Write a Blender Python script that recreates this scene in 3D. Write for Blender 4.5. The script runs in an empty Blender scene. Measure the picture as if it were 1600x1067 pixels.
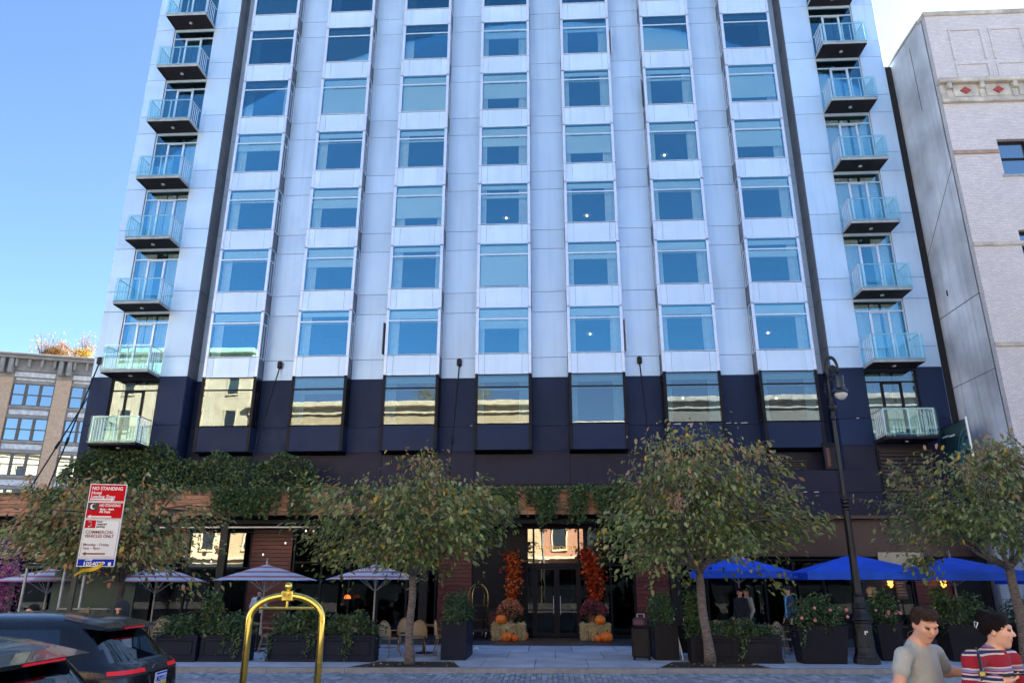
import bpy, bmesh, math, random
import numpy as np
from mathutils import Vector, Matrix
rnd = random.Random(7)
R = math.radians
scene = bpy.context.scene
col = scene.collection

# ------------------------------------------------------------------ camera
F_PX, PITCH, YAW, ROLL, CAM_Z = 1139.6, R(18.246), R(3.010), R(.0906), 2.0
_f = Vector((-math.sin(YAW)*math.cos(PITCH), math.cos(YAW)*math.cos(PITCH), math.sin(PITCH)))
_r0 = Vector((math.cos(YAW), math.sin(YAW), 0)); _u0 = _r0.cross(_f)
_r = _r0*math.cos(ROLL)+_u0*math.sin(ROLL); _u = -_r0*math.sin(ROLL)+_u0*math.cos(ROLL)
cam_d = bpy.data.cameras.new('camera'); cam = bpy.data.objects.new('camera', cam_d); col.objects.link(cam)
cam_d.sensor_width = 36; cam_d.lens = F_PX/1600*36; cam_d.clip_end = 2000; cam_d.clip_start = .05
cam.matrix_world = Matrix(((_r.x, _u.x, -_f.x, 0), (_r.y, _u.y, -_f.y, 0), (_r.z, _u.z, -_f.z, CAM_Z), (0, 0, 0, 1)))
scene.camera = cam
def ray(x, y): return _f+_r*((x-800)/F_PX)-_u*((y-533.5)/F_PX)
def PY(x, y, Y): d = ray(x, y); return Vector((0, 0, CAM_Z))+d*(Y/d.y)      # where a photo pixel meets a plane parallel to the facade
def PZ(x, y, Z): d = ray(x, y); return Vector((0, 0, CAM_Z))+d*((Z-CAM_Z)/d.z)   # where a photo pixel meets the ground

# ------------------------------------------------------------------ sky, sun, exposure
SUN_AZ, SUN_EL = R(50), R(34.5)
world = bpy.data.worlds.new('World'); scene.world = world; world.use_nodes = True
wn = world.node_tree.nodes; wl = world.node_tree.links
bg = wn['Background']; sky = wn.new('ShaderNodeTexSky'); sky.sky_type = 'NISHITA'
sky.sun_disc = False; sky.sun_elevation = SUN_EL; sky.sun_rotation = SUN_AZ
sky.air_density = 1.0; sky.dust_density = 0.9; sky.ozone_density = 4.5; sky.altitude = 1200
wl.new(sky.outputs[0], bg.inputs[0]); bg.inputs[1].default_value = 0.05
sun_d = bpy.data.lights.new('sun', 'SUN'); sun = bpy.data.objects.new('sun', sun_d); col.objects.link(sun)
sun_d.energy = 5.0; sun_d.angle = R(.5); sun_d.color = (1, .94, .86)
_sd = Vector((math.sin(SUN_AZ)*math.cos(SUN_EL), math.cos(SUN_AZ)*math.cos(SUN_EL), math.sin(SUN_EL)))
sun.rotation_euler = _sd.to_track_quat('Z', 'Y').to_euler(); sun.location = (60, 60, 60)
scene.view_settings.view_transform = 'Standard'; scene.view_settings.look = 'None'
scene.view_settings.exposure = 2.95; scene.view_settings.gamma = 1.0; scene.view_settings.use_curve_mapping = False
scene.render.engine = 'CYCLES'
scene.cycles.use_denoising = True
try: scene.cycles.denoiser = 'OPENIMAGEDENOISE'; scene.cycles.denoising_input_passes = 'RGB_ALBEDO_NORMAL'
except Exception: pass
scene.cycles.max_bounces = 7; scene.cycles.diffuse_bounces = 4; scene.cycles.glossy_bounces = 4
scene.cycles.transparent_max_bounces = 12; scene.cycles.transmission_bounces = 4
scene.cycles.caustics_reflective = False; scene.cycles.caustics_refractive = False
scene.cycles.sample_clamp_indirect = 6

# ------------------------------------------------------------------ mesh helpers
class MB:
    def __init__(s): s.v = []; s.f = []; s.m = []
    def add(s, vs, fs, m=0):
        n = len(s.v); s.v += [tuple(p) for p in vs]; s.f += [tuple(i+n for i in q) for q in fs]; s.m += [m]*len(fs); return s
    def box(s, a, b, m=0):
        x0, y0, z0 = a; x1, y1, z1 = b
        return s.add([(x0,y0,z0),(x1,y0,z0),(x1,y1,z0),(x0,y1,z0),(x0,y0,z1),(x1,y0,z1),(x1,y1,z1),(x0,y1,z1)],
                     [(0,3,2,1),(4,5,6,7),(0,1,5,4),(1,2,6,5),(2,3,7,6),(3,0,4,7)], m)
    def cbox(s, a, b, c=.01, m=0):                # box with chamfered edges
        a = Vector(a); b = Vector(b); ce = (a+b)/2; h = (b-a)/2
        vs = []; idx = {}
        for sx in (-1,1):
            for sy in (-1,1):
                for sz in (-1,1):
                    for ax in range(3):
                        p = [sx*(h.x-c), sy*(h.y-c), sz*(h.z-c)]; p[ax] = (sx,sy,sz)[ax]*h[ax]
                        idx[(sx,sy,sz,ax)] = len(vs); vs.append(tuple(ce+Vector(p)))
        fs = []
        for ax in range(3):
            o = [i for i in range(3) if i != ax]
            for sg in (-1,1):
                q = []
                for t in ((-1,-1),(1,-1),(1,1),(-1,1)):
                    k = [0,0,0]; k[ax] = sg; k[o[0]] = t[0]; k[o[1]] = t[1]; q.append(idx[(k[0],k[1],k[2],ax)])
                flip = (sg < 0) ^ (ax == 1)
                fs.append(tuple(q[::-1] if flip else q))
        for ax in range(3):
            o = [i for i in range(3) if i != ax]
            for t0 in (-1,1):
                for t1 in (-1,1):
                    k0 = [0,0,0]; k0[o[0]] = t0; k0[o[1]] = t1; k1 = list(k0); k0[ax] = -1; k1[ax] = 1
                    q = (idx[(*k0,o[0])], idx[(*k1,o[0])], idx[(*k1,o[1])], idx[(*k0,o[1])])
                    fl = (t0*t1 > 0) ^ (ax == 1); fs.append(q[::-1] if fl else q)
        for sx in (-1,1):
            for sy in (-1,1):
                for sz in (-1,1):
                    q = tuple(idx[(sx,sy,sz,i)] for i in range(3)); fs.append(q if sx*sy*sz > 0 else q[::-1])
        return s.add(vs, fs, m)
    def cyl(s, p, q, r0, r1=None, n=10, m=0):
        p = Vector(p); q = Vector(q); r1 = r0 if r1 is None else r1
        z = (q-p).normalized(); x = z.orthogonal().normalized(); y = z.cross(x)
        vs = []
        for c, r in ((p,r0),(q,r1)):
            for i in range(n):
                t = 2*math.pi*i/n; vs.append(c+x*(r*math.cos(t))+y*(r*math.sin(t)))
        fs = [(i,(i+1)%n,n+(i+1)%n,n+i) for i in range(n)]+[tuple(range(n))[::-1], tuple(range(n,2*n))]
        return s.add(vs, fs, m)
    def tube(s, pts, r, n=8, m=0, closed=False):
        pts = [Vector(p) for p in pts]; k = len(pts); rs = r if isinstance(r,(list,tuple)) else [r]*k
        vs = []; nx = None
        for i, p in enumerate(pts):
            a = pts[(i-1)%k] if (i or closed) else p; b = pts[(i+1)%k] if (i < k-1 or closed) else p
            t = (b-a).normalized() if (b-a).length > 1e-9 else Vector((0,0,1))
            nx = t.orthogonal().normalized() if nx is None else (nx-t*nx.dot(t)).normalized()
            ny = t.cross(nx)
            for j in range(n):
                w = 2*math.pi*j/n; vs.append(p+nx*(rs[i]*math.cos(w))+ny*(rs[i]*math.sin(w)))
        fs = []
        for i in range(k if closed else k-1):
            for j in range(n):
                a0 = i*n; b0 = ((i+1)%k)*n; fs.append((a0+j, a0+(j+1)%n, b0+(j+1)%n, b0+j))
        if not closed: fs += [tuple(range(n))[::-1], tuple(range((k-1)*n, k*n))]
        return s.add(vs, fs, m)
    def lathe(s, prof, c=(0,0,0), n=16, m=0, sq=None):
        vs = []; cx, cy, cz = c
        for r, z in prof:
            for j in range(n):
                w = 2*math.pi*(j+.5)/n; k = 1 if not sq else sq(w); vs.append((cx+r*k*math.cos(w), cy+r*k*math.sin(w), cz+z))
        fs = []
        for i in range(len(prof)-1):
            for j in range(n): fs.append((i*n+j, i*n+(j+1)%n, (i+1)*n+(j+1)%n, (i+1)*n+j))
        fs += [tuple(range(n))[::-1], tuple(range((len(prof)-1)*n, len(prof)*n))]
        return s.add(vs, fs, m)
    def ball(s, c, r, n=12, m=0, sc=(1,1,1)):
        k = max(4, n//2); vs = [(c[0],c[1],c[2]-r*sc[2])]; fs = []
        for i in range(1,k):
            ph = -math.pi/2+math.pi*i/k
            for j in range(n):
                w = 2*math.pi*j/n; vs.append((c[0]+r*sc[0]*math.cos(ph)*math.cos(w), c[1]+r*sc[1]*math.cos(ph)*math.sin(w), c[2]+r*sc[2]*math.sin(ph)))
        vs.append((c[0],c[1],c[2]+r*sc[2])); L = len(vs)-1
        for j in range(n):
            fs.append((0,1+(j+1)%n,1+j)); fs.append((L,1+(k-2)*n+j,1+(k-2)*n+(j+1)%n))
            for i in range(k-2): fs.append((1+i*n+j,1+i*n+(j+1)%n,1+(i+1)*n+(j+1)%n,1+(i+1)*n+j))
        return s.add(vs, fs, m)
    def prism(s, poly, y0, y1, m=0, ax='y'):      # polygon (a,b) extruded along an axis
        n = len(poly)
        def P(a,b,c): return (a,c,b) if ax == 'y' else ((a,b,c) if ax == 'z' else (c,a,b))
        vs = [P(a,b,y0) for a,b in poly]+[P(a,b,y1) for a,b in poly]
        fs = [tuple(range(n)), tuple(range(n,2*n))[::-1]]+[(i,n+i,n+(i+1)%n,(i+1)%n) for i in range(n)]
        return s.add(vs, fs, m)
    def mesh(s, name, mats, smooth=False, fix=True):
        me = bpy.data.meshes.new(name); me.from_pydata(s.v, [], s.f)
        for mt in (mats if isinstance(mats,(list,tuple)) else [mats]): me.materials.append(mt)
        if any(s.m): me.polygons.foreach_set('material_index', s.m)
        if fix:
            bm = bmesh.new(); bm.from_mesh(me); bmesh.ops.recalc_face_normals(bm, faces=bm.faces); bm.to_mesh(me); bm.free()
        if smooth:
            me.polygons.foreach_set('use_smooth', [True]*len(me.polygons))
            if smooth != 'all':
                try: me.set_sharp_from_angle(angle=R(smooth if smooth > 1 else 40))
                except Exception: pass
        me.update(); return me

def put(name, data, parent=None, loc=(0,0,0), rot=(0,0,0), W=False, **props):
    o = bpy.data.objects.new(name, data); col.objects.link(o); o.location = loc; o.rotation_euler = rot
    if parent is not None:
        o.parent = parent
        if W: o.matrix_parent_inverse = parent.matrix_basis.inverted()
    for k, v in props.items(): o[k] = v
    return o
def part(name, mb, mats, parent=None, W=False, smooth=False, loc=(0,0,0), rot=(0,0,0), **props):
    return put(name, mb.mesh(name, mats, smooth), parent, loc, rot, W, **props)
def thing(name, label, cat, loc=(0,0,0), rotz=0, group=None):
    o = put(name, None, None, loc, (0,0,rotz), label=label, category=cat)
    o.empty_display_size = .2
    if group: o['group'] = group
    return o
def tag(o, label, cat, group=None):
    o['label'] = label; o['category'] = cat
    if group: o['group'] = group
    return o
def kids(o): return [c for c in bpy.data.objects if c.parent == o]
def dup(root, loc, rotz=0, label=None, scale=None):
    def cp(o, par):
        c = o.copy(); col.objects.link(c)
        if par is not None: c.parent = par
        for ch in list(o.children): cp(ch, c)
        return c
    r = cp(root, None); r.location = loc; r.rotation_euler = (0,0,rotz)
    if label: r['label'] = label
    if scale: r.scale = scale
    return r

# ------------------------------------------------------------------ materials
def _base(name):
    m = bpy.data.materials.new(name); m.use_nodes = True; nt = m.node_tree
    return m, nt, nt.nodes['Principled BSDF'], nt.nodes['Material Output']
def _noise(nt, vec, scale, detail=4, rough=.55):
    n = nt.nodes.new('ShaderNodeTexNoise'); n.inputs['Scale'].default_value = scale; n.inputs['Detail'].default_value = detail
    n.inputs['Roughness'].default_value = rough; nt.links.new(vec, n.inputs['Vector']); return n
def _pos(nt, obj=False, sc=None):
    if obj: p = nt.nodes.new('ShaderNodeTexCoord').outputs['Object']
    else: p = nt.nodes.new('ShaderNodeNewGeometry').outputs['Position']
    if sc:
        mp = nt.nodes.new('ShaderNodeMapping'); mp.inputs['Scale'].default_value = sc; nt.links.new(p, mp.inputs['Vector']); p = mp.outputs[0]
    return p
def _mix(nt, fac, a, b, mode='MIX'):
    n = nt.nodes.new('ShaderNodeMix'); n.data_type = 'RGBA'; n.blend_type = mode
    for k, s in ((fac, n.inputs['Factor']), (a, n.inputs['A']), (b, n.inputs['B'])):
        if hasattr(k, 'is_linked'): nt.links.new(k, s)
        else: s.default_value = k if not isinstance(k, tuple) else (*k[:3], 1)
    return n.outputs['Result']
def _math(nt, op, a, b=0.0, c=0.0):
    n = nt.nodes.new('ShaderNodeMath'); n.operation = op
    for i, k in enumerate((a,b,c)):
        if hasattr(k, 'is_linked'): nt.links.new(k, n.inputs[i])
        else: n.inputs[i].default_value = k
    return n.outputs[0]
def _range(nt, v, a, b, c, d):
    n = nt.nodes.new('ShaderNodeMapRange'); nt.links.new(v, n.inputs[0])
    for i, k in enumerate((a,b,c,d)): n.inputs[i+1].default_value = k
    return n.outputs[0]
def M(name, c, rough=.6, metal=0, var=.12, vs=3., bump=0, bs=40., spec=.5, coat=0, obj=False, sc=None, orand=0, isl=0, rvar=.1, dirt=0):
    m, nt, bs_, out = _base(name)
    p = _pos(nt, obj, sc)
    n1 = _noise(nt, p, vs, 5)
    lo = tuple(max(0, k*(1-var)) for k in c); hi = tuple(min(1, k*(1+var)) for k in c)
    cc = _mix(nt, _range(nt, n1.outputs[0], .3, .7, 0, 1), lo, hi)
    if orand:
        oi = nt.nodes.new('ShaderNodeObjectInfo'); g = _range(nt, oi.outputs['Random'], 0, 1, 1-orand, 1+orand)
        cb = nt.nodes.new('ShaderNodeCombineColor'); [nt.links.new(g, cb.inputs[i]) for i in range(3)]
        cc = _mix(nt, 1.0, cc, cb.outputs[0], 'MULTIPLY')
    if isl:
        ge = nt.nodes.new('ShaderNodeNewGeometry'); g = _range(nt, ge.outputs['Random Per Island'], 0, 1, 1-isl, 1+isl)
        cb = nt.nodes.new('ShaderNodeCombineColor'); [nt.links.new(g, cb.inputs[i]) for i in range(3)]
        cc = _mix(nt, 1.0, cc, cb.outputs[0], 'MULTIPLY')
    if dirt:                                   # run-down streaks: vertical stains
        st = _noise(nt, _pos(nt, False, (2.2, 2.2, .12)), 2.0, 6, .65)
        cc = _mix(nt, _range(nt, st.outputs[0], .5, .8, 0, dirt), cc, tuple(k*.55 for k in c))
    nt.links.new(cc, bs_.inputs['Base Color'])
    n2 = _noise(nt, p, vs*4, 3)
    nt.links.new(_range(nt, n2.outputs[0], .3, .7, max(.02, rough-rvar), min(1, rough+rvar)), bs_.inputs['Roughness'])
    bs_.inputs['Metallic'].default_value = metal; bs_.inputs['Specular IOR Level'].default_value = spec
    if coat: bs_.inputs['Coat Weight'].default_value = coat; bs_.inputs['Coat Roughness'].default_value = .03
    if bump:
        nb = _noise(nt, p, bs, 5, .6); b = nt.nodes.new('ShaderNodeBump'); b.inputs['Strength'].default_value = bump; b.inputs['Distance'].default_value = .02
        nt.links.new(nb.outputs[0], b.inputs['Height']); nt.links.new(b.outputs[0], bs_.inputs['Normal'])
    return m
def GLASS(name, tint=(.55,.72,.78), refl=.35, rc=(.85,.95,1), rough=.0, wav=.0, flat=False):
    m, nt, bs_, out = _base(name); nt.nodes.remove(bs_)
    tr = nt.nodes.new('ShaderNodeBsdfTransparent'); tr.inputs[0].default_value = (*tint, 1)
    gl = nt.nodes.new('ShaderNodeBsdfGlossy'); gl.inputs['Color'].default_value = (*rc, 1); gl.inputs['Roughness'].default_value = rough
    fr = nt.nodes.new('ShaderNodeFresnel'); fr.inputs[0].default_value = 1.5
    if wav:
        nb = _noise(nt, _pos(nt), 1.1, 2); b = nt.nodes.new('ShaderNodeBump'); b.inputs['Strength'].default_value = wav; b.inputs['Distance'].default_value = .02
        nt.links.new(nb.outputs[0], b.inputs['Height']); nt.links.new(b.outputs[0], gl.inputs['Normal'])
    fac = _math(nt, 'MULTIPLY_ADD', fr.outputs[0], 1-refl, refl-.04*(1-refl))
    mx = nt.nodes.new('ShaderNodeMixShader'); (nt.links.new(fac, mx.inputs[0]) if not flat else setattr(mx.inputs[0], 'default_value', refl)); nt.links.new(tr.outputs[0], mx.inputs[1]); nt.links.new(gl.outputs[0], mx.inputs[2])
    nt.links.new(mx.outputs[0], out.inputs[0]); return m
def LEAF(name, a, b, tr=.3, rough=.45):
    m, nt, bs_, out = _base(name)
    g = nt.nodes.new('ShaderNodeNewGeometry').outputs['Random Per Island']
    c = _mix(nt, g, a, b); nt.links.new(c, bs_.inputs['Base Color']); bs_.inputs['Roughness'].default_value = rough
    bs_.inputs['Specular IOR Level'].default_value = .4
    t = nt.nodes.new('ShaderNodeBsdfTranslucent'); nt.links.new(c, t.inputs[0])
    mx = nt.nodes.new('ShaderNodeMixShader'); mx.inputs[0].default_value = tr
    nt.links.new(bs_.outputs[0], mx.inputs[1]); nt.links.new(t.outputs[0], mx.inputs[2]); nt.links.new(mx.outputs[0], out.inputs[0]); return m
def EMIT(name, c, s):
    m, nt, bs_, out = _base(name); bs_.inputs['Base Color'].default_value = (*c,1)
    bs_.inputs['Emission Color'].default_value = (*c,1); bs_.inputs['Emission Strength'].default_value = s; return m
def BRICK(name, c1, c2, mortar, bw=.21, bh=.068, ms=.012, bump=.4, flat=False, stain=.3):
    m, nt, bs_, out = _base(name)
    p = nt.nodes.new('ShaderNodeNewGeometry').outputs['Position']
    sp = nt.nodes.new('ShaderNodeSeparateXYZ'); nt.links.new(p, sp.inputs[0])
    cb = nt.nodes.new('ShaderNodeCombineXYZ')
    nt.links.new(_math(nt,'ADD',sp.outputs[0],sp.outputs[1]) if not flat else sp.outputs[0], cb.inputs[0]); nt.links.new(sp.outputs[2] if not flat else sp.outputs[1], cb.inputs[1])
    b = nt.nodes.new('ShaderNodeTexBrick'); nt.links.new(cb.outputs[0], b.inputs['Vector'])
    b.inputs['Scale'].default_value = 1; b.inputs['Brick Width'].default_value = bw; b.inputs['Row Height'].default_value = bh
    b.inputs['Mortar Size'].default_value = ms; b.inputs['Mortar Smooth'].default_value = .2
    b.inputs['Color1'].default_value = (*c1,1); b.inputs['Color2'].default_value = (*c2,1); b.inputs['Mortar'].default_value = (*mortar,1)
    n = _noise(nt, p, .7, 6, .65); n2 = _noise(nt, _pos(nt, False, (3,3,9)), 3, 4)
    cc = _mix(nt, _range(nt, n.outputs[0], .35, .7, 0, stain), b.outputs[0], tuple(k*.55 for k in c1))
    cc = _mix(nt, _range(nt, n2.outputs[0], .5, .75, 0, .5), cc, tuple(k*.62 for k in c2))
    nt.links.new(cc, bs_.inputs['Base Color']); bs_.inputs['Roughness'].default_value = .85
    bp = nt.nodes.new('ShaderNodeBump'); bp.inputs['Strength'].default_value = bump; bp.inputs['Distance'].default_value = .01; bp.invert = True
    nt.links.new(b.outputs['Fac'], bp.inputs['Height']); nt.links.new(bp.outputs[0], bs_.inputs['Normal']); return m

m_white = M('silver_panel', (.52,.69,.88), .42, .30, .05, .5, bump=.05, bs=1.6, orand=.06, dirt=.28)
m_white2 = M('silver_panel_bay', (.60,.75,.92), .40, .3, .05, .6, orand=.05, dirt=.25)
m_alu = M('white_aluminium', (.68,.74,.86), .35, .4, .05)
m_grey = M('grey_return_panel', (.13,.14,.165), .45, .2, .08, .5, orand=.06)
m_joint = M('joint_black', (.012,.012,.015), .8)
m_dark = M('aubergine_panel', (.015,.028,.074), .5, .0, .12, .6, spec=.18, orand=.10, bump=.02, bs=1.5, dirt=.12)
m_dark2 = M('aubergine_lower', (.022,.021,.042), .5, .0, .12, .6, spec=.18, orand=.12, bump=.02, bs=1.5, dirt=.12)
m_darkframe = M('dark_metal', (.008,.008,.013), .5, 0, .1, spec=.2)
m_glass = GLASS('window_glass', (.93,1,1), .20, (.38,.83,1.0), wav=.02)
m_glass_low = GLASS('window_glass_low', (.6,.72,.74), .13, (.92,.98,1), wav=.045)
m_glass_side = GLASS('side_glass', (.25,.36,.36), .2, (.7,.8,.8))
m_bglass = GLASS('balcony_glass', (.86,.97,.98), .045, (.75,.95,1), flat=True)
m_shop = GLASS('shop_glass', (.5,.55,.58), .02, (1,1,1), wav=.03)
m_shop_hi = GLASS('transom_glass', (.35,.4,.42), .26, (1,.97,.9), wav=.05)
m_blind = M('roller_blind', (.80,.94,.98), .9, 0, .03, 1., orand=.06)
m_curtain = M('curtain', (.72,.76,.78), .9, 0, .08, 6)
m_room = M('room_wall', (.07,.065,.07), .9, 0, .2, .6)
m_steel = M('brushed_steel', (.66,.70,.74), .35, .5, .05)
m_slab = M('balcony_concrete', (.36,.37,.39), .8, 0, .25, 3, bump=.1)
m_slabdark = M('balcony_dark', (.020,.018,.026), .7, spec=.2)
m_black = M('black_metal', (.007,.007,.010), .45, 0, .2, 6, spec=.3)
m_cast = M('cast_iron', (.007,.007,.010), .42, .1, .3, 8, bump=.25, bs=60)
m_brass = M('brass', (.82,.58,.13), .2, 1.0, .1, 5, rvar=.08)
m_brass_old = M('brass_old', (.42,.30,.10), .3, 1.0, .15, 5)
m_cedar = M('cedar_plank', (.36,.17,.095), .65, 0, .4, 5, sc=(.6,3,9), bump=.15, bs=20, orand=.22)
m_redwood = M('red_plank', (.105,.017,.020), .45, 0, .35, 5, sc=(.6,3,9), orand=.25)
m_bark = M('tree_bark', (.17,.135,.12), .9, 0, .7, 3, sc=(3,3,22), bump=1.0, bs=4)
m_barkdark = M('tree_bark_dark', (.06,.048,.042), .9, 0, .4, 6, bump=.6, bs=30)
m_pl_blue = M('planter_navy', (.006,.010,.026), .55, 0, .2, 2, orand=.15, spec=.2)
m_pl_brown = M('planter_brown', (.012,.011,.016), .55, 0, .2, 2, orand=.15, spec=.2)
m_soil = M('soil', (.03,.02,.015), .95, 0, .4, 20, bump=.6)
# ------------------------------------------------------------------ ground, street, pavement
m_asph = M('cobble_street_far', (.22,.21,.20), .85, 0, .25, 2, bump=.3, bs=60)
m_mortar = M('sett_joint', (.40,.39,.37), .9, 0, .3, 6, bump=.3)
m_sett = M('granite_sett', (.29,.32,.38), .6, 0, .25, 6, bump=.35, bs=50, isl=.38)
m_flag = M('bluestone_flag', (.44,.50,.63), .7, 0, .22, 1.2, bump=.1, bs=60, orand=.10)
m_kerb = M('granite_kerb', (.24,.24,.25), .7, 0, .2, 6, bump=.2)
m_darkpav = M('dark_paver', (.045,.048,.058), .5, 0, .3, 6, bump=.2, orand=.25)
def kerbY(x): return 18.15+.047*(x+3.9)
st = part('street', MB().add([(-400,-400,0),(400,-400,0),(400,400,0),(-400,400,0)],[(0,1,2,3)]), m_asph, kind='structure')
part('sett_bed', MB().add([(-14,13.5,.004),(14,13.5,.004),(14,kerbY(14)-.002,.004),(-14,kerbY(-14)-.002,.004)],[(0,1,2,3)]), m_mortar, st)
sw = part('sidewalk', MB().add([(-70,kerbY(-70)+.16,0),(70,kerbY(70)+.16,0),(70,60,0),(-70,60,0),(-70,kerbY(-70)+.16,.105),(70,kerbY(70)+.16,.105),(70,60,.105),(-70,60,.105)],
     [(4,5,6,7),(0,1,5,4),(1,2,6,5),(3,0,4,7)]), m_joint, kind='structure')
kx = -21.0
while kx < 15:
    k2 = kx+1.8
    part('kerb_stone', MB().add([(kx,kerbY(kx),0),(k2-.01,kerbY(k2),0),(k2-.01,kerbY(k2)+.15,0),(kx,kerbY(kx)+.15,0),(kx,kerbY(kx)+.01,.122),(k2-.01,kerbY(k2)+.01,.122),(k2-.01,kerbY(k2)+.15,.122),(kx,kerbY(kx)+.15,.122)],
        [(4,5,6,7),(0,1,5,4),(1,2,6,5),(3,0,4,7),(2,3,7,6)]), m_kerb, sw); kx = k2
setts = []
cx = -10.4; W_, L_ = .118, .255
while cx < 8.2:
    off = rnd.random()*L_
    yy = 14.6+off
    while yy+L_ < kerbY(cx)-.01:
        setts.append((cx, yy)); yy += L_
    cx += W_
inview = sorted([s for s in setts if s[1] > 16.18 and -8.2 < s[0] < 6.6], key=lambda s: s[1])[:300]
ivs = set(inview)
sm_ = [MB().cbox((.005,.005,-.02),(W_-.007,L_-.008,.026+.003*k),.008).mesh('sett', m_sett) for k in range(4)]
for i, (a, b) in enumerate(inview): put('sett', sm_[i%4], st, (a, b, .004), (R(rnd.uniform(-1,1)), R(rnd.uniform(-1.2,1.2)), R(rnd.uniform(-1,1))))
mb = MB()
for a, b in setts:
    if (a, b) not in ivs:
        h = .026+rnd.uniform(0,.012); mb.cbox((a+.005,b+.005,-.01),(a+W_-.007+rnd.uniform(-.004,.003),b+L_-.008,h),.008)
part('far_setts', mb, m_sett, st, kind='stuff')
# paving flags in front of the hotel, laid row by row
def flag_rows():
    for row in range(3):
        x = -22.2+.5*row
        while x < 15.6:
            w = 1.28; ya = kerbY(x)+.16 if row == 0 else (20.6 if row == 1 else 22.7); yb = 20.6 if row == 0 else (22.7 if row == 1 else 24.7)
            mb = MB(); g = .009
            ya1 = ya; ya2 = kerbY(x+w)+.16 if row == 0 else ya
            mb.add([(x+g,ya1+g,.10),(x+w-g,ya2+g,.10),(x+w-g,yb-g,.10),(x+g,yb-g,.10),(x+g,ya1+g,.12),(x+w-g,ya2+g,.12),(x+w-g,yb-g,.12),(x+g,yb-g,.12)],
                [(4,5,6,7),(0,1,5,4),(1,2,6,5),(2,3,7,6),(3,0,4,7)])
            part('paving_slab', mb, m_flag, sw); x += w
flag_rows()
pv = MB().cbox((.006,.006,-.02),(.594,.294,.012),.006).mesh('dark_paver', m_darkpav)
for j in range(11):
    x = -3.6+(.3 if j%2 else 0)
    while x < 4.4: put('dark_paver', pv, sw, (x, 24.72+j*.3, .106)); x += .6
mb = MB()
for x0, x1 in ((-22,-3.6),(4.6,16)):
    n = int((x1-x0)/.9)
    for i in range(n):
        for j in range(4): mb.box((x0+i*.9+.006,24.72+j*.9+.006,.10),(x0+i*.9+.894,24.72+j*.9+.894,.118))
part('terrace_paving', mb, m_darkpav, sw, kind='stuff')

# ------------------------------------------------------------------ hotel
hotel = thing('hotel_building', 'tall silver panelled hotel with projecting bay windows above a dark base', 'building', (-1.85,29,0))
XC = [-1.885+3.852*(i-3) for i in range(7)]
ZB = [8.10]+[13.105-2.03+2.994*k for k in range(7)]          # window sills, row 0 is the dark row
LW, RW = (-19.3,-15.15), (11.30,15.62)                        # balcony wings
TOP = 33.4
body = MB()
body.box((LW[0]+.02,33.6,0),(RW[1]-.02,47,TOP)).box((LW[0]+.02,28.9,0),(LW[0]+.3,33.6,TOP)).box((RW[1]-.3,28.9,0),(RW[1]-.02,33.6,TOP)).box((LW[0]+.02,29.0,TOP-.4),(RW[1]-.02,33.6,TOP))
part('core', body, m_white, hotel, True)
back = MB()
gaps = [(LW[1],XC[0]-1.17)]+[(XC[i]+1.17,XC[i+1]-1.17) for i in range(6)]+[(XC[6]+1.17,RW[0])]
for a, b in gaps: back.box((a,29.64,4.4),(b,29.9,TOP))
for x0, x1 in ((LW[0]+.02,-18.36),(-16.30,LW[1]-.02),(RW[0]+.02,12.56),(14.58,RW[1]-.02)): back.box((x0,28.80,.1),(x1,29.0,TOP))
for x in (LW[1]-.05, RW[0]+.03): back.box((x,29.0,4.4),(x+.02,29.64,TOP))
part('backing_wall', back, m_joint, hotel, True)

# bay window meshes, local origin: centre of the sill line on the front plane
def bay_frame(dark):
    b = MB()
    for s in (-1,1):
        xa, xb = (1.045,1.17)
        b.cbox((s*xb if s<0 else xa,0,-.99 if not dark else -1.07),(-xa if s<0 else xb,.07,2.07 if not dark else 2.10),.006)
        b.box((s*1.17 if s<0 else 1.11,.07,2.03),(-1.11 if s<0 else 1.17,.60,2.07)); b.box((s*1.17 if s<0 else 1.11,.07,-.04),(-1.11 if s<0 else 1.17,.60,0))
        b.box((s*1.17 if s<0 else 1.12,.52,0),(-1.12 if s<0 else 1.17,.60,2.03)); b.box((s*1.165 if s<0 else 1.12,.07,1.49),(-1.12 if s<0 else 1.165,.52,1.53))
        b.box((s*1.165 if s<0 else 1.12,.27,0),(-1.12 if s<0 else 1.165,.30,1.49))
    b.box((-1.045,.005,1.49),(1.045,.07,1.545)); b.box((-1.045,.005,2.03),(1.045,.09,2.07)); b.cbox((-1.19,-.03,-.028),(1.19,.09,0),.006)
    return b
fm = bay_frame(False).mesh('bay_window', m_alu); fd = bay_frame(True).mesh('bay_window_dark', m_darkframe)
p_lo = MB().box((-1.045,.030,0),(1.045,.038,1.49)); p_hi = MB().box((-1.045,.030,1.545),(1.045,.038,2.03))
g_lo = p_lo.mesh('pane', m_glass); g_hi = p_hi.mesh('pane', m_glass); d_lo = p_lo.mesh('pane', m_glass_low); d_hi = p_hi.mesh('pane', m_glass_low)
s_lo = MB().box((1.135,.30,0),(1.143,.52,1.49)).box((1.135,.07,0),(1.143,.27,1.49)).mesh('side_pane', m_glass_side); s_hi = MB().box((1.135,.07,1.53),(1.143,.52,2.03)).mesh('side_pane', m_glass_side)
sp_c = MB().cbox((-.775,.012,-.925),(.775,.05,-.035),.008).mesh('spandrel_panel', m_white2)
sp_e = MB().cbox((-.13,.012,-.925),(.13,.05,-.035),.008).mesh('spandrel_end_panel', m_white2)
sp_s = MB().cbox((1.13,.07,-.925),(1.165,.60,-.045),.006).mesh('side_panel', m_grey)
dk_c = MB().cbox((-1.045,.012,-1.07),(1.045,.05,-.035),.008).mesh('dark_spandrel', m_dark)
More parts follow.
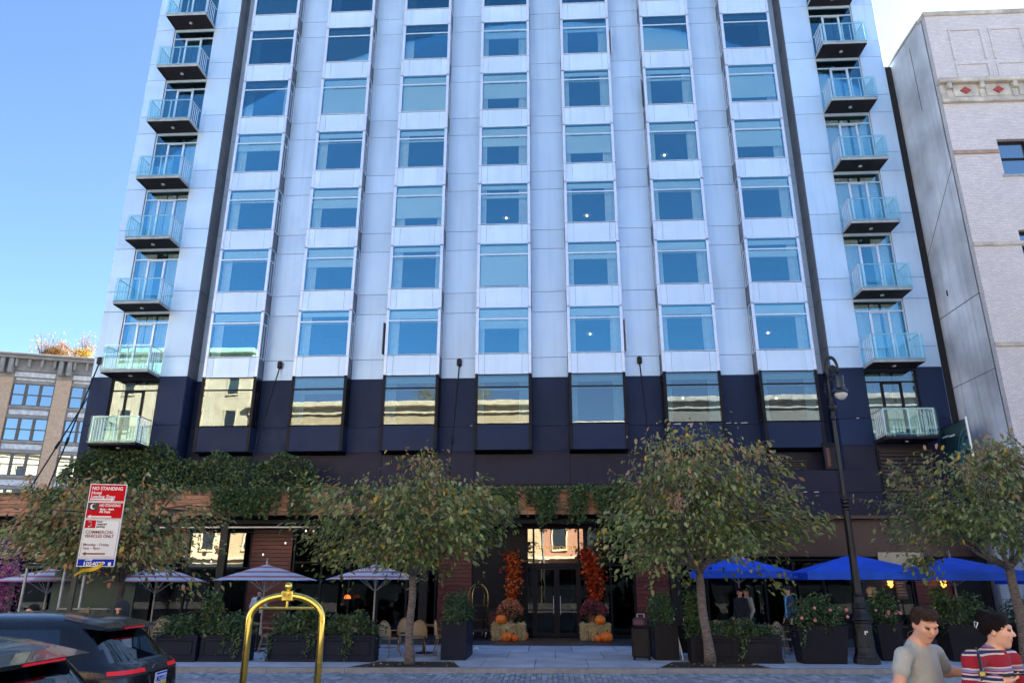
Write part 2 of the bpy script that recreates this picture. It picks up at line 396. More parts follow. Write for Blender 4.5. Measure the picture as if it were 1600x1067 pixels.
dk_s = MB().cbox((1.13,.07,-1.07),(1.168,.60,-.045),.006).mesh('side_panel', m_dark)
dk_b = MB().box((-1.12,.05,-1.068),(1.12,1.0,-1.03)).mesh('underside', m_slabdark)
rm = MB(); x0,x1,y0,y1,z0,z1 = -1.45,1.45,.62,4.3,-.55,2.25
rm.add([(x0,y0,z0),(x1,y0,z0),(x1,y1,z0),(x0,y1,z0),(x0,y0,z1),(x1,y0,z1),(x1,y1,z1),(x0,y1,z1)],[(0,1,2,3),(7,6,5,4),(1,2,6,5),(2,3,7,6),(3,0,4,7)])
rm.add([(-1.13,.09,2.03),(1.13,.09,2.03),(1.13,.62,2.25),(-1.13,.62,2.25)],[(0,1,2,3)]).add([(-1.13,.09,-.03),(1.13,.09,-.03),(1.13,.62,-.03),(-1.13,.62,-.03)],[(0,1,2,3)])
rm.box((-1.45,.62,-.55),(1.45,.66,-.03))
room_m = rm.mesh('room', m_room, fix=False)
def curtain_mesh(w, h, n=22, amp=.025):
    b = MB(); vs = []; 
    for i in range(n+1):
        x = w*i/n; y = amp*math.sin(i*2.1)+amp*.5*math.sin(i*.9+1); vs += [(x,y,0),(x*.98+.01,y*.8,h)]
    return b.add(vs,[(2*i,2*i+2,2*i+3,2*i+1) for i in range(n)]).mesh('curtain', m_curtain, smooth='all', fix=False)
cur_s = curtain_mesh(.24,2.0,12); cur_w = curtain_mesh(.42,2.0,18)
bl_u = MB().box((-1.02,.13,-1),(1.02,.14,0)).mesh('blind', m_blind)
BL = {6:[0,1,0,.25,.1,1,.06],5:[0,1,1,.55,0,.08,.8],4:[.22,0,.06,.3,.62,0,.55],3:[.05,.3,.7,.1,0,0,0],2:[0,.25,0,.93,.15,0,.2],1:[0,0,0,.25,0,0,0],0:[0,.1,0,.06,0,0,0],7:[1,0,0,.3,0,1,0]}
for r in range(8):
    for i, x in enumerate(XC):
        zb = ZB[r]; bay = put('bay_window', fd if r == 0 else fm, hotel, (x,29,zb), W=True)
        put('pane', d_lo if r == 0 else g_lo, bay); put('pane', d_hi if r == 0 else g_hi, bay)
        for s in (-1,1):
            a = put('side_pane', s_lo, bay); a.scale.x = s; a = put('side_pane', s_hi, bay); a.scale.x = s
            a = put('side_panel', dk_s if r == 0 else sp_s, bay); a.scale.x = s
            if r: put('spandrel_end_panel', sp_e, bay, (s*.912,0,0))
        if r: put('spandrel_panel', sp_c, bay)
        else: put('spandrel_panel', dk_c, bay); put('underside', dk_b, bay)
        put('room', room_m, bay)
        f = BL[r][i]
        b = put('blind', bl_u, bay, (0,0,1.49)); b.scale.z = max(.02, f)*1.49
        ft = 1 if f > .2 else rnd.choice([.45,.55,.8,1,.5])
        b = put('blind', bl_u, bay, (0,.0,2.03-.06)); b.scale.z = ft*.42
        side = -1 if i < 3 else 1
        put('curtain', cur_w, bay, (side*1.06 if side < 0 else .64, .26, 0))
        if i in (3,4,5) or rnd.random() < .3: put('curtain', cur_s, bay, (-side*1.06 if side > 0 else .82, .26, 0))
# casements standing open on the bay sides, chipped paint on the dark band
for i_, r_, s_ in ((4,6,1),(4,1,1),(2,1,-1),(5,5,-1)):
    x_ = XC[i_]+s_*1.18; part('open_casement', MB().add([(x_,29.30,ZB[r_]+.05),(x_+s_*.09,29.02,ZB[r_]+.05),(x_+s_*.09,29.02,ZB[r_]+1.45),(x_,29.30,ZB[r_]+1.45),(x_+s_*.03,29.33,ZB[r_]+.05),(x_+s_*.12,29.04,ZB[r_]+.05),(x_+s_*.12,29.04,ZB[r_]+1.45),(x_+s_*.03,29.33,ZB[r_]+1.45)],[(0,1,2,3),(7,6,5,4),(0,4,5,1),(1,5,6,2),(2,6,7,3),(3,7,4,0)]), m_grey if s_ < 0 else m_alu, hotel, True)
m_chip = M('paint_chip', (.6,.62,.66), .8)
for x_, w_, z_, y_ in ((7.15,.22,8.13,29.605),(7.5,.10,8.13,29.605),(7.75,.3,8.135,29.605),(4.95,.3,7.99,29.008),(5.5,.2,7.985,29.008),(-3.3,.12,8.12,29.605),(-3.1,.1,8.12,29.605),(9.6,.16,5.26,28.696),(10.0,.2,5.255,28.696),(12.0,.12,8.1,28.745)):
    part('paint_chip', MB().add([(x_,y_,z_),(x_+w_,y_,z_+.01),(x_+w_*.8,y_,z_+.04),(x_+w_*.1,y_,z_+.03)],[(0,1,2,3)]), m_chip, hotel, True)
# wall panels between the bays and on the wings
def panel(x0, x1, Y, z0, z1, m): return part('wall_panel', MB().cbox((x0+.006,Y,z0+.008),(x1-.006,Y+.03,z1-.008),.005), m, hotel, True)
def sidep(X, y0, y1, z0, z1, m): return part('return_panel', MB().cbox((X-.015,y0+.006,z0+.008),(X+.015,y1-.006,z1-.008),.005), m, hotel, True)
zj = [10.17]
for r in range(1,8): zj += [ZB[r]-.03, ZB[r]+2.03]
for a, b in gaps:
    for z0, z1 in zip(zj[:-1], zj[1:]): panel(a,b,29.61,z0,z1,m_white)
    panel(a,b,29.61,zj[-1],TOP,m_white)
    for z0, z1 in ((8.1,10.17),(7.05,8.1),(6.1,7.05)): panel(a,b,29.61,z0,z1,m_dark if z0 > 7 else m_dark2)
wj = zj+[TOP]
for x0, x1 in ((LW[0],-18.36),(-16.30,LW[1]),(RW[0],12.56),(14.58,RW[1])):
    for z0, z1 in zip(wj[:-1], wj[1:]): panel(x0,x1,28.75,z0,z1,m_white)
    for z0, z1 in ((8.1,10.17),(7.05,8.1),(4.4,7.05)): panel(x0,x1,28.75,z0,z1,m_dark if z0 > 7 else m_dark2)
for x0, x1 in ((-18.36,-16.30),(12.56,14.58)):
    for k in range(9):
        if k: panel(x0,x1,28.78,7.106+2.994*k-.05,7.106+2.994*k+.10,m_white if k > 1 else m_dark)
    panel(x0,x1,28.78,4.4,7.106,m_dark2)
for X, s in ((LW[1],1),(RW[0],-1)):
    for z0, z1 in zip(wj[:-1], wj[1:]): sidep(X+.012*s,28.782,29.61,z0,z1,m_grey)
    for z0, z1 in ((8.1,10.17),(6.1,8.1)): sidep(X+.012*s,28.782,29.61,z0,z1,m_dark)
for X in (LW[0]-.01, RW[1]+.01): part('end_wall', MB().box((X-.01,28.79,.1),(X+.01,47,TOP)), m_white, hotel, True)
# lower dark wall under the bays
for i in range(-1,7):
    x0 = LW[1] if i < 0 else XC[i]-1.17; x1 = XC[0]-1.17 if i < 0 else (XC[i+1]-1.17 if i < 6 else RW[0])
    if x1 <= 4.7: panel(x0,x1,29.58,5.72,6.95 if i >= 0 else 6.09,m_dark2)
    else:
        panel(x0,x1,29.58,6.1,6.95,m_dark2)
part('lower_wall', MB().box((LW[1],29.9,4.3),(RW[0],30.0,7.0)), m_joint, hotel, True)
# ribbon window over the canopy
rw = part('ribbon_window', MB().box((-4.0,29.55,5.66),(3.6,29.66,5.74)).box((-4.0,29.55,5.1),(3.6,29.66,5.2)).box((-4.0,29.55,5.2),(-3.9,29.66,5.66)).box((3.5,29.55,5.2),(3.6,29.66,5.66)).box((2.8,29.55,5.2),(2.86,29.66,5.66)), m_darkframe, hotel, True)
for x0, x1 in ((-3.9,-1.5),(-1.48,.9),(.92,2.8),(2.86,3.5)): part('pane', MB().box((x0,29.6,5.2),(x1,29.61,5.66)), m_shop, rw)
part('dark_wall', MB().box((LW[0],29.62,4.3),(-4.0,29.68,5.72)).box((3.6,29.62,4.3),(4.7,29.68,5.72)), m_dark, hotel, True)
# podium wall on the right
xs = [4.7,6.9,9.0,10.95,12.56,15.62]
for a, b in zip(xs[:-1], xs[1:]):
    for z0, z1 in ((4.42,5.25),(5.25,6.1)): part('wall_panel', MB().cbox((a+.006,28.70,z0+.006),(b-.006,28.745,z1-.006),.004), m_dark2, hotel, True)
part('podium_top', MB().box((4.7,28.745,6.04),(RW[0],29.62,6.1)).box((4.7,28.745,2.9),(15.6,28.8,6.03)).box((4.70,28.8,4.4),(4.75,29.6,6.04)), m_dark, hotel, True)
m_bronze = M('bronze_panel', (.085,.05,.042), .38, .45, .15, .6, orand=.15)
for a, b in zip(xs[:-1], xs[1:]): part('bronze_panel', MB().cbox((a+.004,28.68,2.92),(b-.004,28.74,4.41),.004), m_bronze, hotel, True)
def louvre(x0, x1, z0, z1, Y, n):
    f = part('louvre', MB().box((x0-.05,Y-.03,z0-.05),(x1+.05,Y,z0)).box((x0-.05,Y-.03,z1),(x1+.05,Y,z1+.05)).box((x0-.05,Y-.03,z0),(x0,Y,z1)).box((x1,Y-.03,z0),(x1+.05,Y,z1)).box((x0,Y-.003,z0),(x1,Y-.001,z1)), m_black, hotel, True)
    h = (z1-z0)/n; sl = MB().add([(x0,-.12,0),(x1,-.12,0),(x1,-.01,h*.75),(x0,-.01,h*.75),(x0,-.12,.02),(x1,-.12,.02),(x1,-.01,h*.75+.02),(x0,-.01,h*.75+.02)],[(0,1,2,3),(4,5,6,7),(0,1,5,4),(2,3,7,6),(0,3,7,4),(1,2,6,5)]).mesh('slat', M('louvre_slat',(.07,.055,.055),.5))
    for k in range(n): put('slat', sl, f, (0,Y,z0+k*h))
louvre(8.75,10.1,6.16,6.66,29.58,5)
louvre(12.62,14.5,5.0,6.9,28.70,13)
# stay rods from the facade to the canopy
def rod(p, q, nm='stay_rod'):
    t = MB().tube([p,q],.028,8); p_ = Vector(p); q_ = Vector(q); mid = p_.lerp(q_,.62)
    t.cyl(mid-(q_-p_).normalized()*.16, mid+(q_-p_).normalized()*.16,.055,n=8)
    o = part(nm, t, m_black, hotel, True, smooth=40)
    part('anchor', MB().cbox((p_.x-.10,p_.y-.10,p_.z-.10),(p_.x+.10,p_.y+.03,p_.z+.22),.04), m_black, o)
for x in (-11.54,-3.79,3.80): rod((x,29.55,10.78),(x,27.1,5.05))
rod((-19.02,28.70,10.82),(-19.0,26.9,5.05)); rod((-19.36,29.6,10.6),(-19.75,26.9,5.05))
# balconies
def balcony(x, z, dark, right):
    s = -1 if not right else 1
    fr = m_darkframe if dark else m_alu
    # door
    d = MB(); W2 = 1.02
    for a in (-W2+.0, W2-.05): d.box((a,.0,.14),(a+.05,.09,2.95))
    for a in (-.41,.36): d.box((a,.0,.14),(a+.05,.09,2.46))
    d.box((-W2,.005,2.46),(W2,.09,2.51)).box((-W2,.005,2.92),(W2,.09,2.99)).box((-W2,.005,.10),(W2,.09,.16))
    for a in (-.36,.32): d.box((a,.0,.16),(a+.04,.06,2.44))
    d.box((-.36,.0,2.40),(.36,.06,2.44))
    do = part('balcony_door', d, fr, hotel, True, loc=(x,28.80,z))
    gm = m_glass_low if dark else m_glass
    for a, b, z0, z1 in ((-W2+.05,-.41,.16,2.46),(-.32,.32,.16,2.40),(.41,W2-.05,.16,2.46),(-W2+.05,W2-.05,2.51,2.92)):
        part('pane', MB().box((a,.04,z0),(b,.048,z1)), gm, do)
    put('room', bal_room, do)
    for a in (-.98,-.62): put('curtain', cur_b, do, (a,.35,.15))
    for a in (.28,.6): put('curtain', cur_b, do, (a,.35,.15))
    if rnd.random() < .45: put('curtain', cur_b, do, (-.2,.36,.15))
    # slab and railing
    b = put('balcony', slab_d if dark else slab_m, hotel, (x,28.75,z), W=True)
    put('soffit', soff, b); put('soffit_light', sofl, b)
    for px_ in (-.93,0,.93): put('post', bpost, b, (px_,-.90,0))
    for k in range(5): put('baluster', bbal, b, (-s*.93,-.78+k*.155,0))
    for k in range(4): put('baluster', bbal, b, (s*.93,-.75+k*.2,0))
    for k in range(3): put('baluster', bbal, b, (s*(.62-.13*k),-.86,0))
    put('handrail', brail, b)
    put('glass_panel', bgl, b, (-.49,-.985,0)); put('glass_panel', bgl, b, (.49,-.985,0))
    put('side_glass_panel', bgs, b, (s*1.03,-.46,0))
slab_b = MB().cbox((-1.0,-.96,.012),(1.0,-.005,.14),.012).box((-1.0,-.95,.14),(1.0,-.93,.17))
slab_m = slab_b.mesh('balcony', m_slab); slab_d = slab_b.mesh('balcony', m_slabdark)
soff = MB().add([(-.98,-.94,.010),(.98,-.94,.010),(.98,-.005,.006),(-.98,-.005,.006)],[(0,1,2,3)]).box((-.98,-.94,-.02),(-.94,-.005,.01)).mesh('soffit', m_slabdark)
sofl = MB().lathe([(.075,-.03),(.075,.005),(.05,.005)],(0,-.45,0),12).mesh('soffit_light', m_steel)
bpost = MB().cbox((-.022,-.022,.14),(.022,.022,1.17),.005).ball((0,-.06,.22),.026,8).ball((0,-.06,1.06),.026,8).mesh('post', m_steel)
bbal = MB().cyl((0,0,.15),(0,0,1.12),.016,n=6).mesh('baluster', m_steel)
brail = MB().tube([(-.95,-.02,1.17),(-.95,-.90,1.17),(.95,-.90,1.17),(.95,-.02,1.17)],.024,8).tube([(-.94,-.02,.22),(-.94,-.90,.22),(.94,-.90,.22),(.94,-.02,.22)],.014,6).mesh('handrail', m_steel)
bgl = MB().box((-.48,-.007,.10),(.48,.005,1.20)).mesh('glass_panel', m_bglass)
bgs = MB().box((-.006,-.50,.10),(.006,.44,1.20)).mesh('side_glass_panel', m_bglass)
cur_b = curtain_mesh(.38,2.75,16)
rb = MB(); x0,x1,y0,y1,z0,z1 = -1.3,1.3,.1,4.4,.1,2.98
rb.add([(x0,y0,z0),(x1,y0,z0),(x1,y1,z0),(x0,y1,z0),(x0,y0,z1),(x1,y0,z1),(x1,y1,z1),(x0,y1,z1)],[(0,1,2,3),(7,6,5,4),(1,2,6,5),(2,3,7,6),(3,0,4,7)])
bal_room = rb.mesh('room', m_room, fix=False)
for k in range(8):
    z = 7.106+2.994*k
    balcony(-17.33, z, k == 0, False); balcony(13.57, z, k == 0, True)
part('roof_parapet', MB().box((LW[0],28.76,TOP),(RW[1],29.1,TOP+.5)), m_alu, hotel, True)
# lamps hanging in lit rooms
m_bulb = EMIT('bulb_warm', (1,.78,.5), .9); m_shade = M('lamp_metal', (.55,.5,.45), .3, .8)
def room_lamp(px, py, Y, lab):
    p = PY(px, py, Y); t = thing('pendant_lamp', lab, 'lamp', tuple(p), group='lamps lit in the hotel rooms')
    part('shade', MB().lathe([(.03,.17),(.14,.10),(.20,.0),(.19,.0),(.12,.09)],(0,0,0),14), m_shade, t, smooth=50)
    part('bulb', MB().ball((0,0,.0),.05,10), m_bulb, t); part('cord', MB().cyl((0,0,.15),(0,0,.5),.01,n=6), m_black, t)
for px_, py_, lab in ((1038,243,'lit pendant lamp behind the sixth upper bay, fourth window up from the dark row'),(791,341,'lit lamp low in the middle bay, third window above the dark row'),
    (917,337,'brightly lit lamp in the fifth bay, third window above the dark row'),(922,522,'lit lamp in the fifth bay, first window above the dark row'),
    (1200,520,'lit lamp in the seventh bay, first window above the dark row'),(1067,622,'orange lit lamp in the sixth window of the dark row'),(1213,622,'orange lit lamp in the seventh window of the dark row')):
    room_lamp(px_, py_, 30.3, lab)
# ------------------------------------------------------------------ ground floor of the hotel
m_int = M('dark_interior', (.012,.010,.010), .8, 0, .3, 2)
GY = 28.2
part('lobby', MB().add([(-22,GY+.1,.118),(15.6,GY+.1,.118),(15.6,33.5,.118),(-22,33.5,.118),(-22,33.5,4.25),(15.6,33.5,4.25),(15.6,GY+.1,4.25),(-22,GY+.1,4.25)],[(0,1,2,3),(3,2,5,4),(4,5,6,7),(1,6,5,2),(0,3,4,7)]), m_int, hotel, True)
plk = {}
def plankwall(x0, x1, z0=.13, z1=3.95, Y=GY, h=.145):
    w = part('plank_wall', MB().box((x0,Y+.03,z0),(x1,Y+.12,z1)), m_joint, hotel, True)
    z = z0; 
    while z+h <= z1+.02:
        part('plank', MB().cbox((x0+.004,Y,z+.005),(x1-.004,Y+.03,z+h-.005),.005), m_redwood, w); z += h
plankwall(-11.37,-9.80); plankwall(-4.22,-2.96); plankwall(3.05,4.25); plankwall(-2.30,-1.95,.13,1.1)
plankwall(13.3,15.4,.13,2.85,28.9)
def shopwin(x0, x1, z0, z1, nv, zt=None, Y=GY, mm=None, hi=()):
    mm = mm or m_darkframe; f = MB().box((x0,Y,z0),(x1,Y+.08,z0+.08)).box((x0,Y,z1-.08),(x1,Y+.08,z1))
    w = (x1-x0)/nv
    for i in range(nv+1): f.box((x0+i*w-.035,Y-.01,z0),(x0+i*w+.035,Y+.085,z1))
    if zt: f.box((x0,Y+.004,zt-.03),(x1,Y+.076,zt+.03))
    o = part('shop_window', f, mm, hotel, True)
    zz = [z0+.08]+([zt] if zt else [])+[z1-.08]
    for i in range(nv):
        for a, b in zip(zz[:-1], zz[1:]): part('pane', MB().box((x0+i*w+.03,Y+.04,a),(x0+i*w+w-.03,Y+.046,b)), m_shop_hi if (hi and a > 2 and i in hi) else m_shop, o)
shopwin(-21.9,-15.0,.6,3.85,4,2.5); shopwin(-15.0,-11.40,.6,3.85,3,2.5,hi=(1,2)); shopwin(-9.7,-4.3,.13,3.9,5,2.7); shopwin(1.30,3.0,.13,3.9,2,2.6,hi=(0,))
shopwin(4.7,13.2,.5,2.85,8,2.3,28.9)
part('dark_pier', MB().box((-2.95,GY+.05,.12),(-.97,GY+.35,4.3)).box((1.26,GY+.05,.12),(1.30,GY+.35,4.3)).box((4.25,GY,.12),(4.70,GY+.5,4.4)).box((-22,GY+.02,3.9),(4.7,GY+.3,4.3)).box((-22,GY,.12),(-15,GY+.1,.6)).box((-15,GY,.12),(-11.4,GY+.1,.6)).box((4.7,28.9,.12),(13.2,29.0,.5)), m_darkframe, hotel, True)
# entrance: double doors, side lights, transom
ent = part('entrance_frame', MB().box((-.96,GY-.06,.12),(-.88,GY+.1,3.98)).box((1.18,GY-.06,.12),(1.26,GY+.1,3.98)).box((-.88,GY-.055,2.55),(1.18,GY+.1,2.68)).box((-.88,GY-.055,3.90),(1.18,GY+.1,3.98))
    .box((-.70,GY-.05,.12),(-.63,GY+.09,3.90)).box((.97,GY-.05,.12),(1.04,GY+.09,3.90)), m_darkframe, hotel, True)
for x0, x1 in ((-.88,-.70),(-.63,.97),(1.04,1.18)): part('transom_pane', MB().box((x0,GY,2.68),(x1,GY+.008,3.90)), m_shop_hi, ent)
for x0, x1 in ((-.88,-.70),(1.04,1.18)):
    part('side_light', MB().box((x0,GY,.16),(x1,GY+.008,2.55)), m_shop, ent); part('rail', MB().box((x0,GY-.02,1.03),(x1,GY+.03,1.07)).box((x0,GY-.02,1.78),(x1,GY+.03,1.82)), m_darkframe, ent)
for x0, x1 in ((-.63,.165),(.175,.97)):
    d = part('entrance_door', MB().box((x0,GY-.03,.13),(x0+.09,GY+.03,2.54)).box((x1-.09,GY-.03,.13),(x1,GY+.03,2.54)).box((x0+.09,GY-.028,.13),(x1-.09,GY+.028,.28)).box((x0+.09,GY-.028,2.45),(x1-.09,GY+.028,2.54))
        .box((x0+.09,GY-.024,1.03),(x1-.09,GY+.024,1.07)).box((x0+.09,GY-.024,1.78),(x1-.09,GY+.024,1.82)), m_darkframe, hotel, True)
    for z0, z1 in ((.28,1.03),(1.07,1.78),(1.82,2.45)): part('pane', MB().box((x0+.09,GY-.004,z0),(x1-.09,GY+.004,z1)), m_shop, d)
    hx = x1-.12 if x0 < 0 else x0+.12
    part('door_handle', MB().tube([(hx,GY-.03,.9),(hx,GY-.09,.92),(hx,GY-.09,1.5),(hx,GY-.03,1.52)],.012,6), m_steel, d)
def txt(s, size, parent, loc, rot, mat, name='lettering', ext=.004, W=False, align='LEFT', sx=1, bold=0, **pr):
    cu = bpy.data.curves.new('t', 'FONT'); cu.body = s; cu.size = size; cu.extrude = ext; cu.align_x = align; cu.offset = bold; cu.resolution_u = 3
    o = bpy.data.objects.new('t', cu); me = bpy.data.meshes.new_from_object(o); bpy.data.objects.remove(o); bpy.data.curves.remove(cu)
    me.materials.clear(); me.materials.append(mat)
    q = put(name, me, parent, loc, rot, W, **pr); q.scale.x = sx; return q
m_gold = M('gold_letter', (.75,.5,.12), .35, .8)
txt('GANSEVOORT', .17, hotel, (.17,GY-.075,3.17), (R(90),0,0), m_gold, W=True, align='CENTER', sx=1.35, label='gold letters on the entrance transom')
# lobby things seen through the doors
part('lobby_column', MB().box((-.3,30.5,.12),(.0,30.8,4.2)).box((.75,31.5,.12),(.9,31.7,4.2)), M('teal_column',(.05,.12,.13),.4), hotel, True)
tag(part('door_mat', MB().cbox((-1.9,24.6,.119),(.95,27.9,.132),.004), M('bronze_mat', (.10,.065,.045), .5, .0, .08, 3)), 'glossy brown mat lying in front of the entrance doors', 'mat')
# ------------------------------------------------------------------ canopy
can = thing('entrance_canopy', 'cedar plank canopy hung on black rods and overgrown with ivy', 'canopy', (-8.6,26.5,4.28))
CX0, CX1, CY = -23.0, 4.62, 26.5
part('soffit', MB().box((CX0,CY+.06,4.28),(CX1-.04,28.2,4.36)), m_darkframe, can, True)
part('planter_trough', MB().box((CX0,CY+.06,4.36),(CX1-.04,CY+1.0,4.98)).box((CX0,CY+1.0,4.36),(CX1-.05,29.6,4.6)), m_soil, can, True)
for row in range(6):
    x = CX0-rnd.random()*1.5
    while x < CX1:
        L = rnd.choice([1.2,1.8,2.4]); x2 = min(CX1, x+L)
        if x2-x > .1: part('plank', MB().cbox((x+.003,CY+rnd.uniform(-.004,.004),4.28+row*.145+.004),(x2-.003,CY+.05,4.28+(row+1)*.145-.004),.004), m_cedar, can, True)
        x = x2
for row in range(6): part('plank', MB().cbox((CX1,CY+.01,4.28+row*.145+.004),(CX1+.04,29.5,4.28+(row+1)*.145-.004),.004), m_cedar, can, True)
for x in (-19.6,-11.95,-4.55,4.3):
    part('column', MB().cbox((x-.14,26.95,.12),(x+.14,27.2,4.28),.008), m_black, can, True)
part('beam', MB().box((CX0,26.93,4.02),(-4.69,27.22,4.15)).box((-4.41,26.93,4.02),(4.16,27.22,4.15)), m_darkframe, can, True)
for x0, x1 in ((-19.4,-12.1),(-11.8,-8.4)):
    part('light_strip', MB().cbox((x0,26.86,3.86),(x1,26.94,3.92),.01), M('strip_housing',(.42,.43,.46),.4,.5), can, True)
m_bulb2 = EMIT('string_bulb', (1,.93,.8), .12)
def bulb(px, py, Y, n):
    p = PY(px, py, Y); t = thing('string_light_bulb', 'small clear festoon bulb hanging under the canopy, %s' % n, 'light bulb', tuple(p), group='festoon bulbs under the canopy')
    part('glass', MB().ball((0,0,0),.035,8,sc=(1,1,1.3)), m_bulb2, t); part('socket', MB().cyl((0,0,.04),(0,0,.11),.018,n=6), m_black, t); part('cord', MB().cyl((0,0,.1),(0,0,.26),.006,n=5), m_black, t)
for px_, py_, n in ((288,868,'left of the column'),(330,877,'just beside the slanted column'),(411,866,'over the red plank wall'),(446,848,'right of the red plank wall'),(478,829,'near the end of the light strip'),(490,830,'last at the end of the light strip')): bulb(px_, py_, 26.6, n)
# wall speaker beside the lamp post, in the recess
t = thing('wall_heater', 'dark vertical box with copper front fixed in the recess behind the lamp post', 'wall box', (11.07,28.9,6.14))
part('housing', MB().cbox((-.42,0,0),(.20,.3,1.05),.02), m_black, t)
for dx in (-.34,.02): part('copper_face', MB().cbox((dx,-.02,.1),(dx+.13,.0,.85),.01), M('copper',(.12,.05,.04),.35,.6), t)
for k in range(5): part('slot', MB().box((-.40,-.015,.88+.03*k),(.18,.0,.893+.03*k)), m_darkframe, t)

# ------------------------------------------------------------------ neighbour on the right
nb = thing('brick_warehouse', 'grey brick warehouse with bare concrete side wall at the right edge', 'building', (30,26,0))
m_nbrick = BRICK('pale_grey_brick', (.78,.73,.72), (.64,.60,.61), (.54,.50,.50))
def CONC():
    m = M('concrete_side', (.60,.62,.66), .9, 0, .42, .38, bump=.6, bs=2.2, dirt=.8)
    return m
m_conc = CONC()
NY, NX = 25.75, 16.0
part('side_wall', MB().box((NX,NY+.25,0),(NX+.3,47,24.75)), m_conc, nb, True)
part('board_joint', MB().box((NX-.006,NY+.25,12.2),(NX+.001,29.4,12.24)).add([(NX-.008,NY+.25,17.6),(NX-.008,29.4,14.5),(NX-.008,29.4,14.56),(NX-.008,NY+.25,17.66)],[(0,1,2,3)]).box((NX-.006,NY+.25,9.3),(NX+.001,29.0,9.33)).box((NX-.01,27.2,21.0),(NX+.001,27.24,24.2)), M('joint_grey',(.15,.15,.15),.9), nb, True)
# windows (pixel corners of the photographed ones give their size)
def nz(px, py): return PY(px, py, NY)
w1 = nz(1560,218); w1b = nz(1570,273); wz1, wz0, wx0 = w1.z, w1b.z, nz(1562,240).x
ww = 1.15; wins = []
flh = w1b.z-nz(1590,400).z if False else 3.95
for r in range(5):
    for c in range(8):
        z0 = wz0-flh*r
        if z0 < 1: continue
        wins.append((wx0+c*3.1+(0.0 if c == 0 else 0), z0, ww, wz1-wz0))
front = MB(); zc = sorted({0, 24.6, *[w[1] for w in wins], *[w[1]+w[3] for w in wins]})
for za, zb in zip(zc[:-1], zc[1:]):
    xs_ = [w for w in wins if abs(w[1]-za) < .01 and abs(w[1]+w[3]-zb) < .01]
    x = NX
    for w in sorted(xs_): front.box((x,NY,za),(w[0],NY+.3,zb)); x = w[0]+w[2]
    front.box((x,NY,za),(NX+32,NY+.3,zb))
part('wall', front, m_nbrick, nb, True)
part('mass', MB().box((NX+.3,NY+.8,0),(NX+32,46,24.4)), m_joint, nb, True)
m_nbglass = GLASS('nb_glass', (.1,.15,.2), .42, (.8,.95,1), wav=.02)
for (x, z, w, h) in wins:
    f = part('window', MB().box((x,NY+.18,z),(x+.08,NY+.27,z+h)).box((x+w-.08,NY+.18,z),(x+w,NY+.27,z+h)).box((x,NY+.18,z+h-.14),(x+w,NY+.27,z+h)).box((x,NY+.18,z),(x+w,NY+.27,z+.07)).box((x,NY+.16,z+h/2-.04),(x+w,NY+.27,z+h/2+.03)), m_black, nb, True)
    for k in (0,1): part('pane', MB().box((x+.08,NY+.21,z+.07+k*(h/2-.04)),(x+w-.08,NY+.22,z+h/2-.04+k*(h/2-.1))), m_nbglass, f)
    part('sill', MB().cbox((x-.08,NY-.05,z-.10),(x+w+.08,NY+.2,z-.004),.01), M('lime_sill',(.5,.48,.45),.8) if False else m_slab, f)
# coping, panels, cornice and belt
m_stone = M('limestone', (.52,.48,.42), .85, 0, .3, 2, bump=.2, dirt=.5)
part('coping', MB().cbox((NX-.06,NY-.08,24.6),(NX+32,NY+.5,24.82),.03).box((NX-.05,NY+.5,24.75),(NX+.4,47,24.86)), m_stone, nb, True)
zt = nz(1470,60).z
for k in range(9):
    x0 = nz(1485,70).x+k*1.62
    for z0, z1 in ((nz(1485,95).z,nz(1485,42).z-.15),(nz(1485,110).z-.55+.0,nz(1485,98).z-.05)):
        if z1-z0 < .25: continue
        fr = MB().box((x0,NY-.05,z0),(x0+.09,NY,z1)).box((x0+1.25,NY-.05,z0),(x0+1.34,NY,z1)).box((x0+.09,NY-.05,z1-.09),(x0+1.25,NY,z1))
        part('brick_panel_frame', fr, m_nbrick, nb, True)
zc1 = nz(1470,129).z; zc0 = nz(1472,163).z
co = part('cornice', MB().cbox((NX-.14,NY-.34,zc1-.22),(NX+32,NY,zc1),.04).box((NX-.04,NY-.10,zc0+.18),(NX+32,NY,zc1-.22)).cbox((NX-.07,NY-.16,zc0),(NX+32,NY,zc0+.18),.02), m_stone, nb, True)
m_reddia = M('terracotta', (.36,.055,.045), .6, 0, .2, 8)
for k in range(12):
    x = NX+.25+k*1.28
    part('bracket', MB().cbox((x-.09,NY-.30,zc1-.50),(x+.09,NY-.1,zc1-.22),.03).box((x-.09,NY-.16,zc0+.18),(x+.09,NY-.1,zc1-.5)), m_stone, co)
    cxm = x+.64; cz = (zc0+.18+zc1-.22)/2; d = .17
    part('block', MB().cbox((x+.17,NY-.14,zc0+.24),(x+1.11,NY-.1,zc1-.30),.02), m_stone, co)
    part('diamond', MB().prism([(cxm-d*1.3,cz),(cxm,cz-d),(cxm+d*1.3,cz),(cxm,cz+d)],NY-.18,NY-.14), m_reddia, co)
zb = nz(1487,238).z
part('belt_course', MB().cbox((NX-.02,NY-.07,zb-.12),(wx0-.02,NY,zb+.05),.02), M('brown_stone',(.38,.27,.22),.85,0,.2,4), nb, True)
for z in (zb-flh, zb-2*flh): part('belt_course', MB().cbox((NX-.02,NY-.07,z-.12),(NX+32,NY,z+.05),.02), m_stone, nb, True)
part('weep_hole', MB().cbox((NX-.02,28.0,12.9),(NX+.01,28.08,13.15),.01), m_joint, nb, True)
part('drain_pipe', MB().tube([(NX-.05,29.1,7.0),(NX-.05,29.1,24.0)],.045,8), m_joint, nb, True, smooth='all')
part('gap_flashing', MB().box((RW[1]+.03,28.9,0),(NX-.02,29.2,24.6)), m_joint, nb, True)
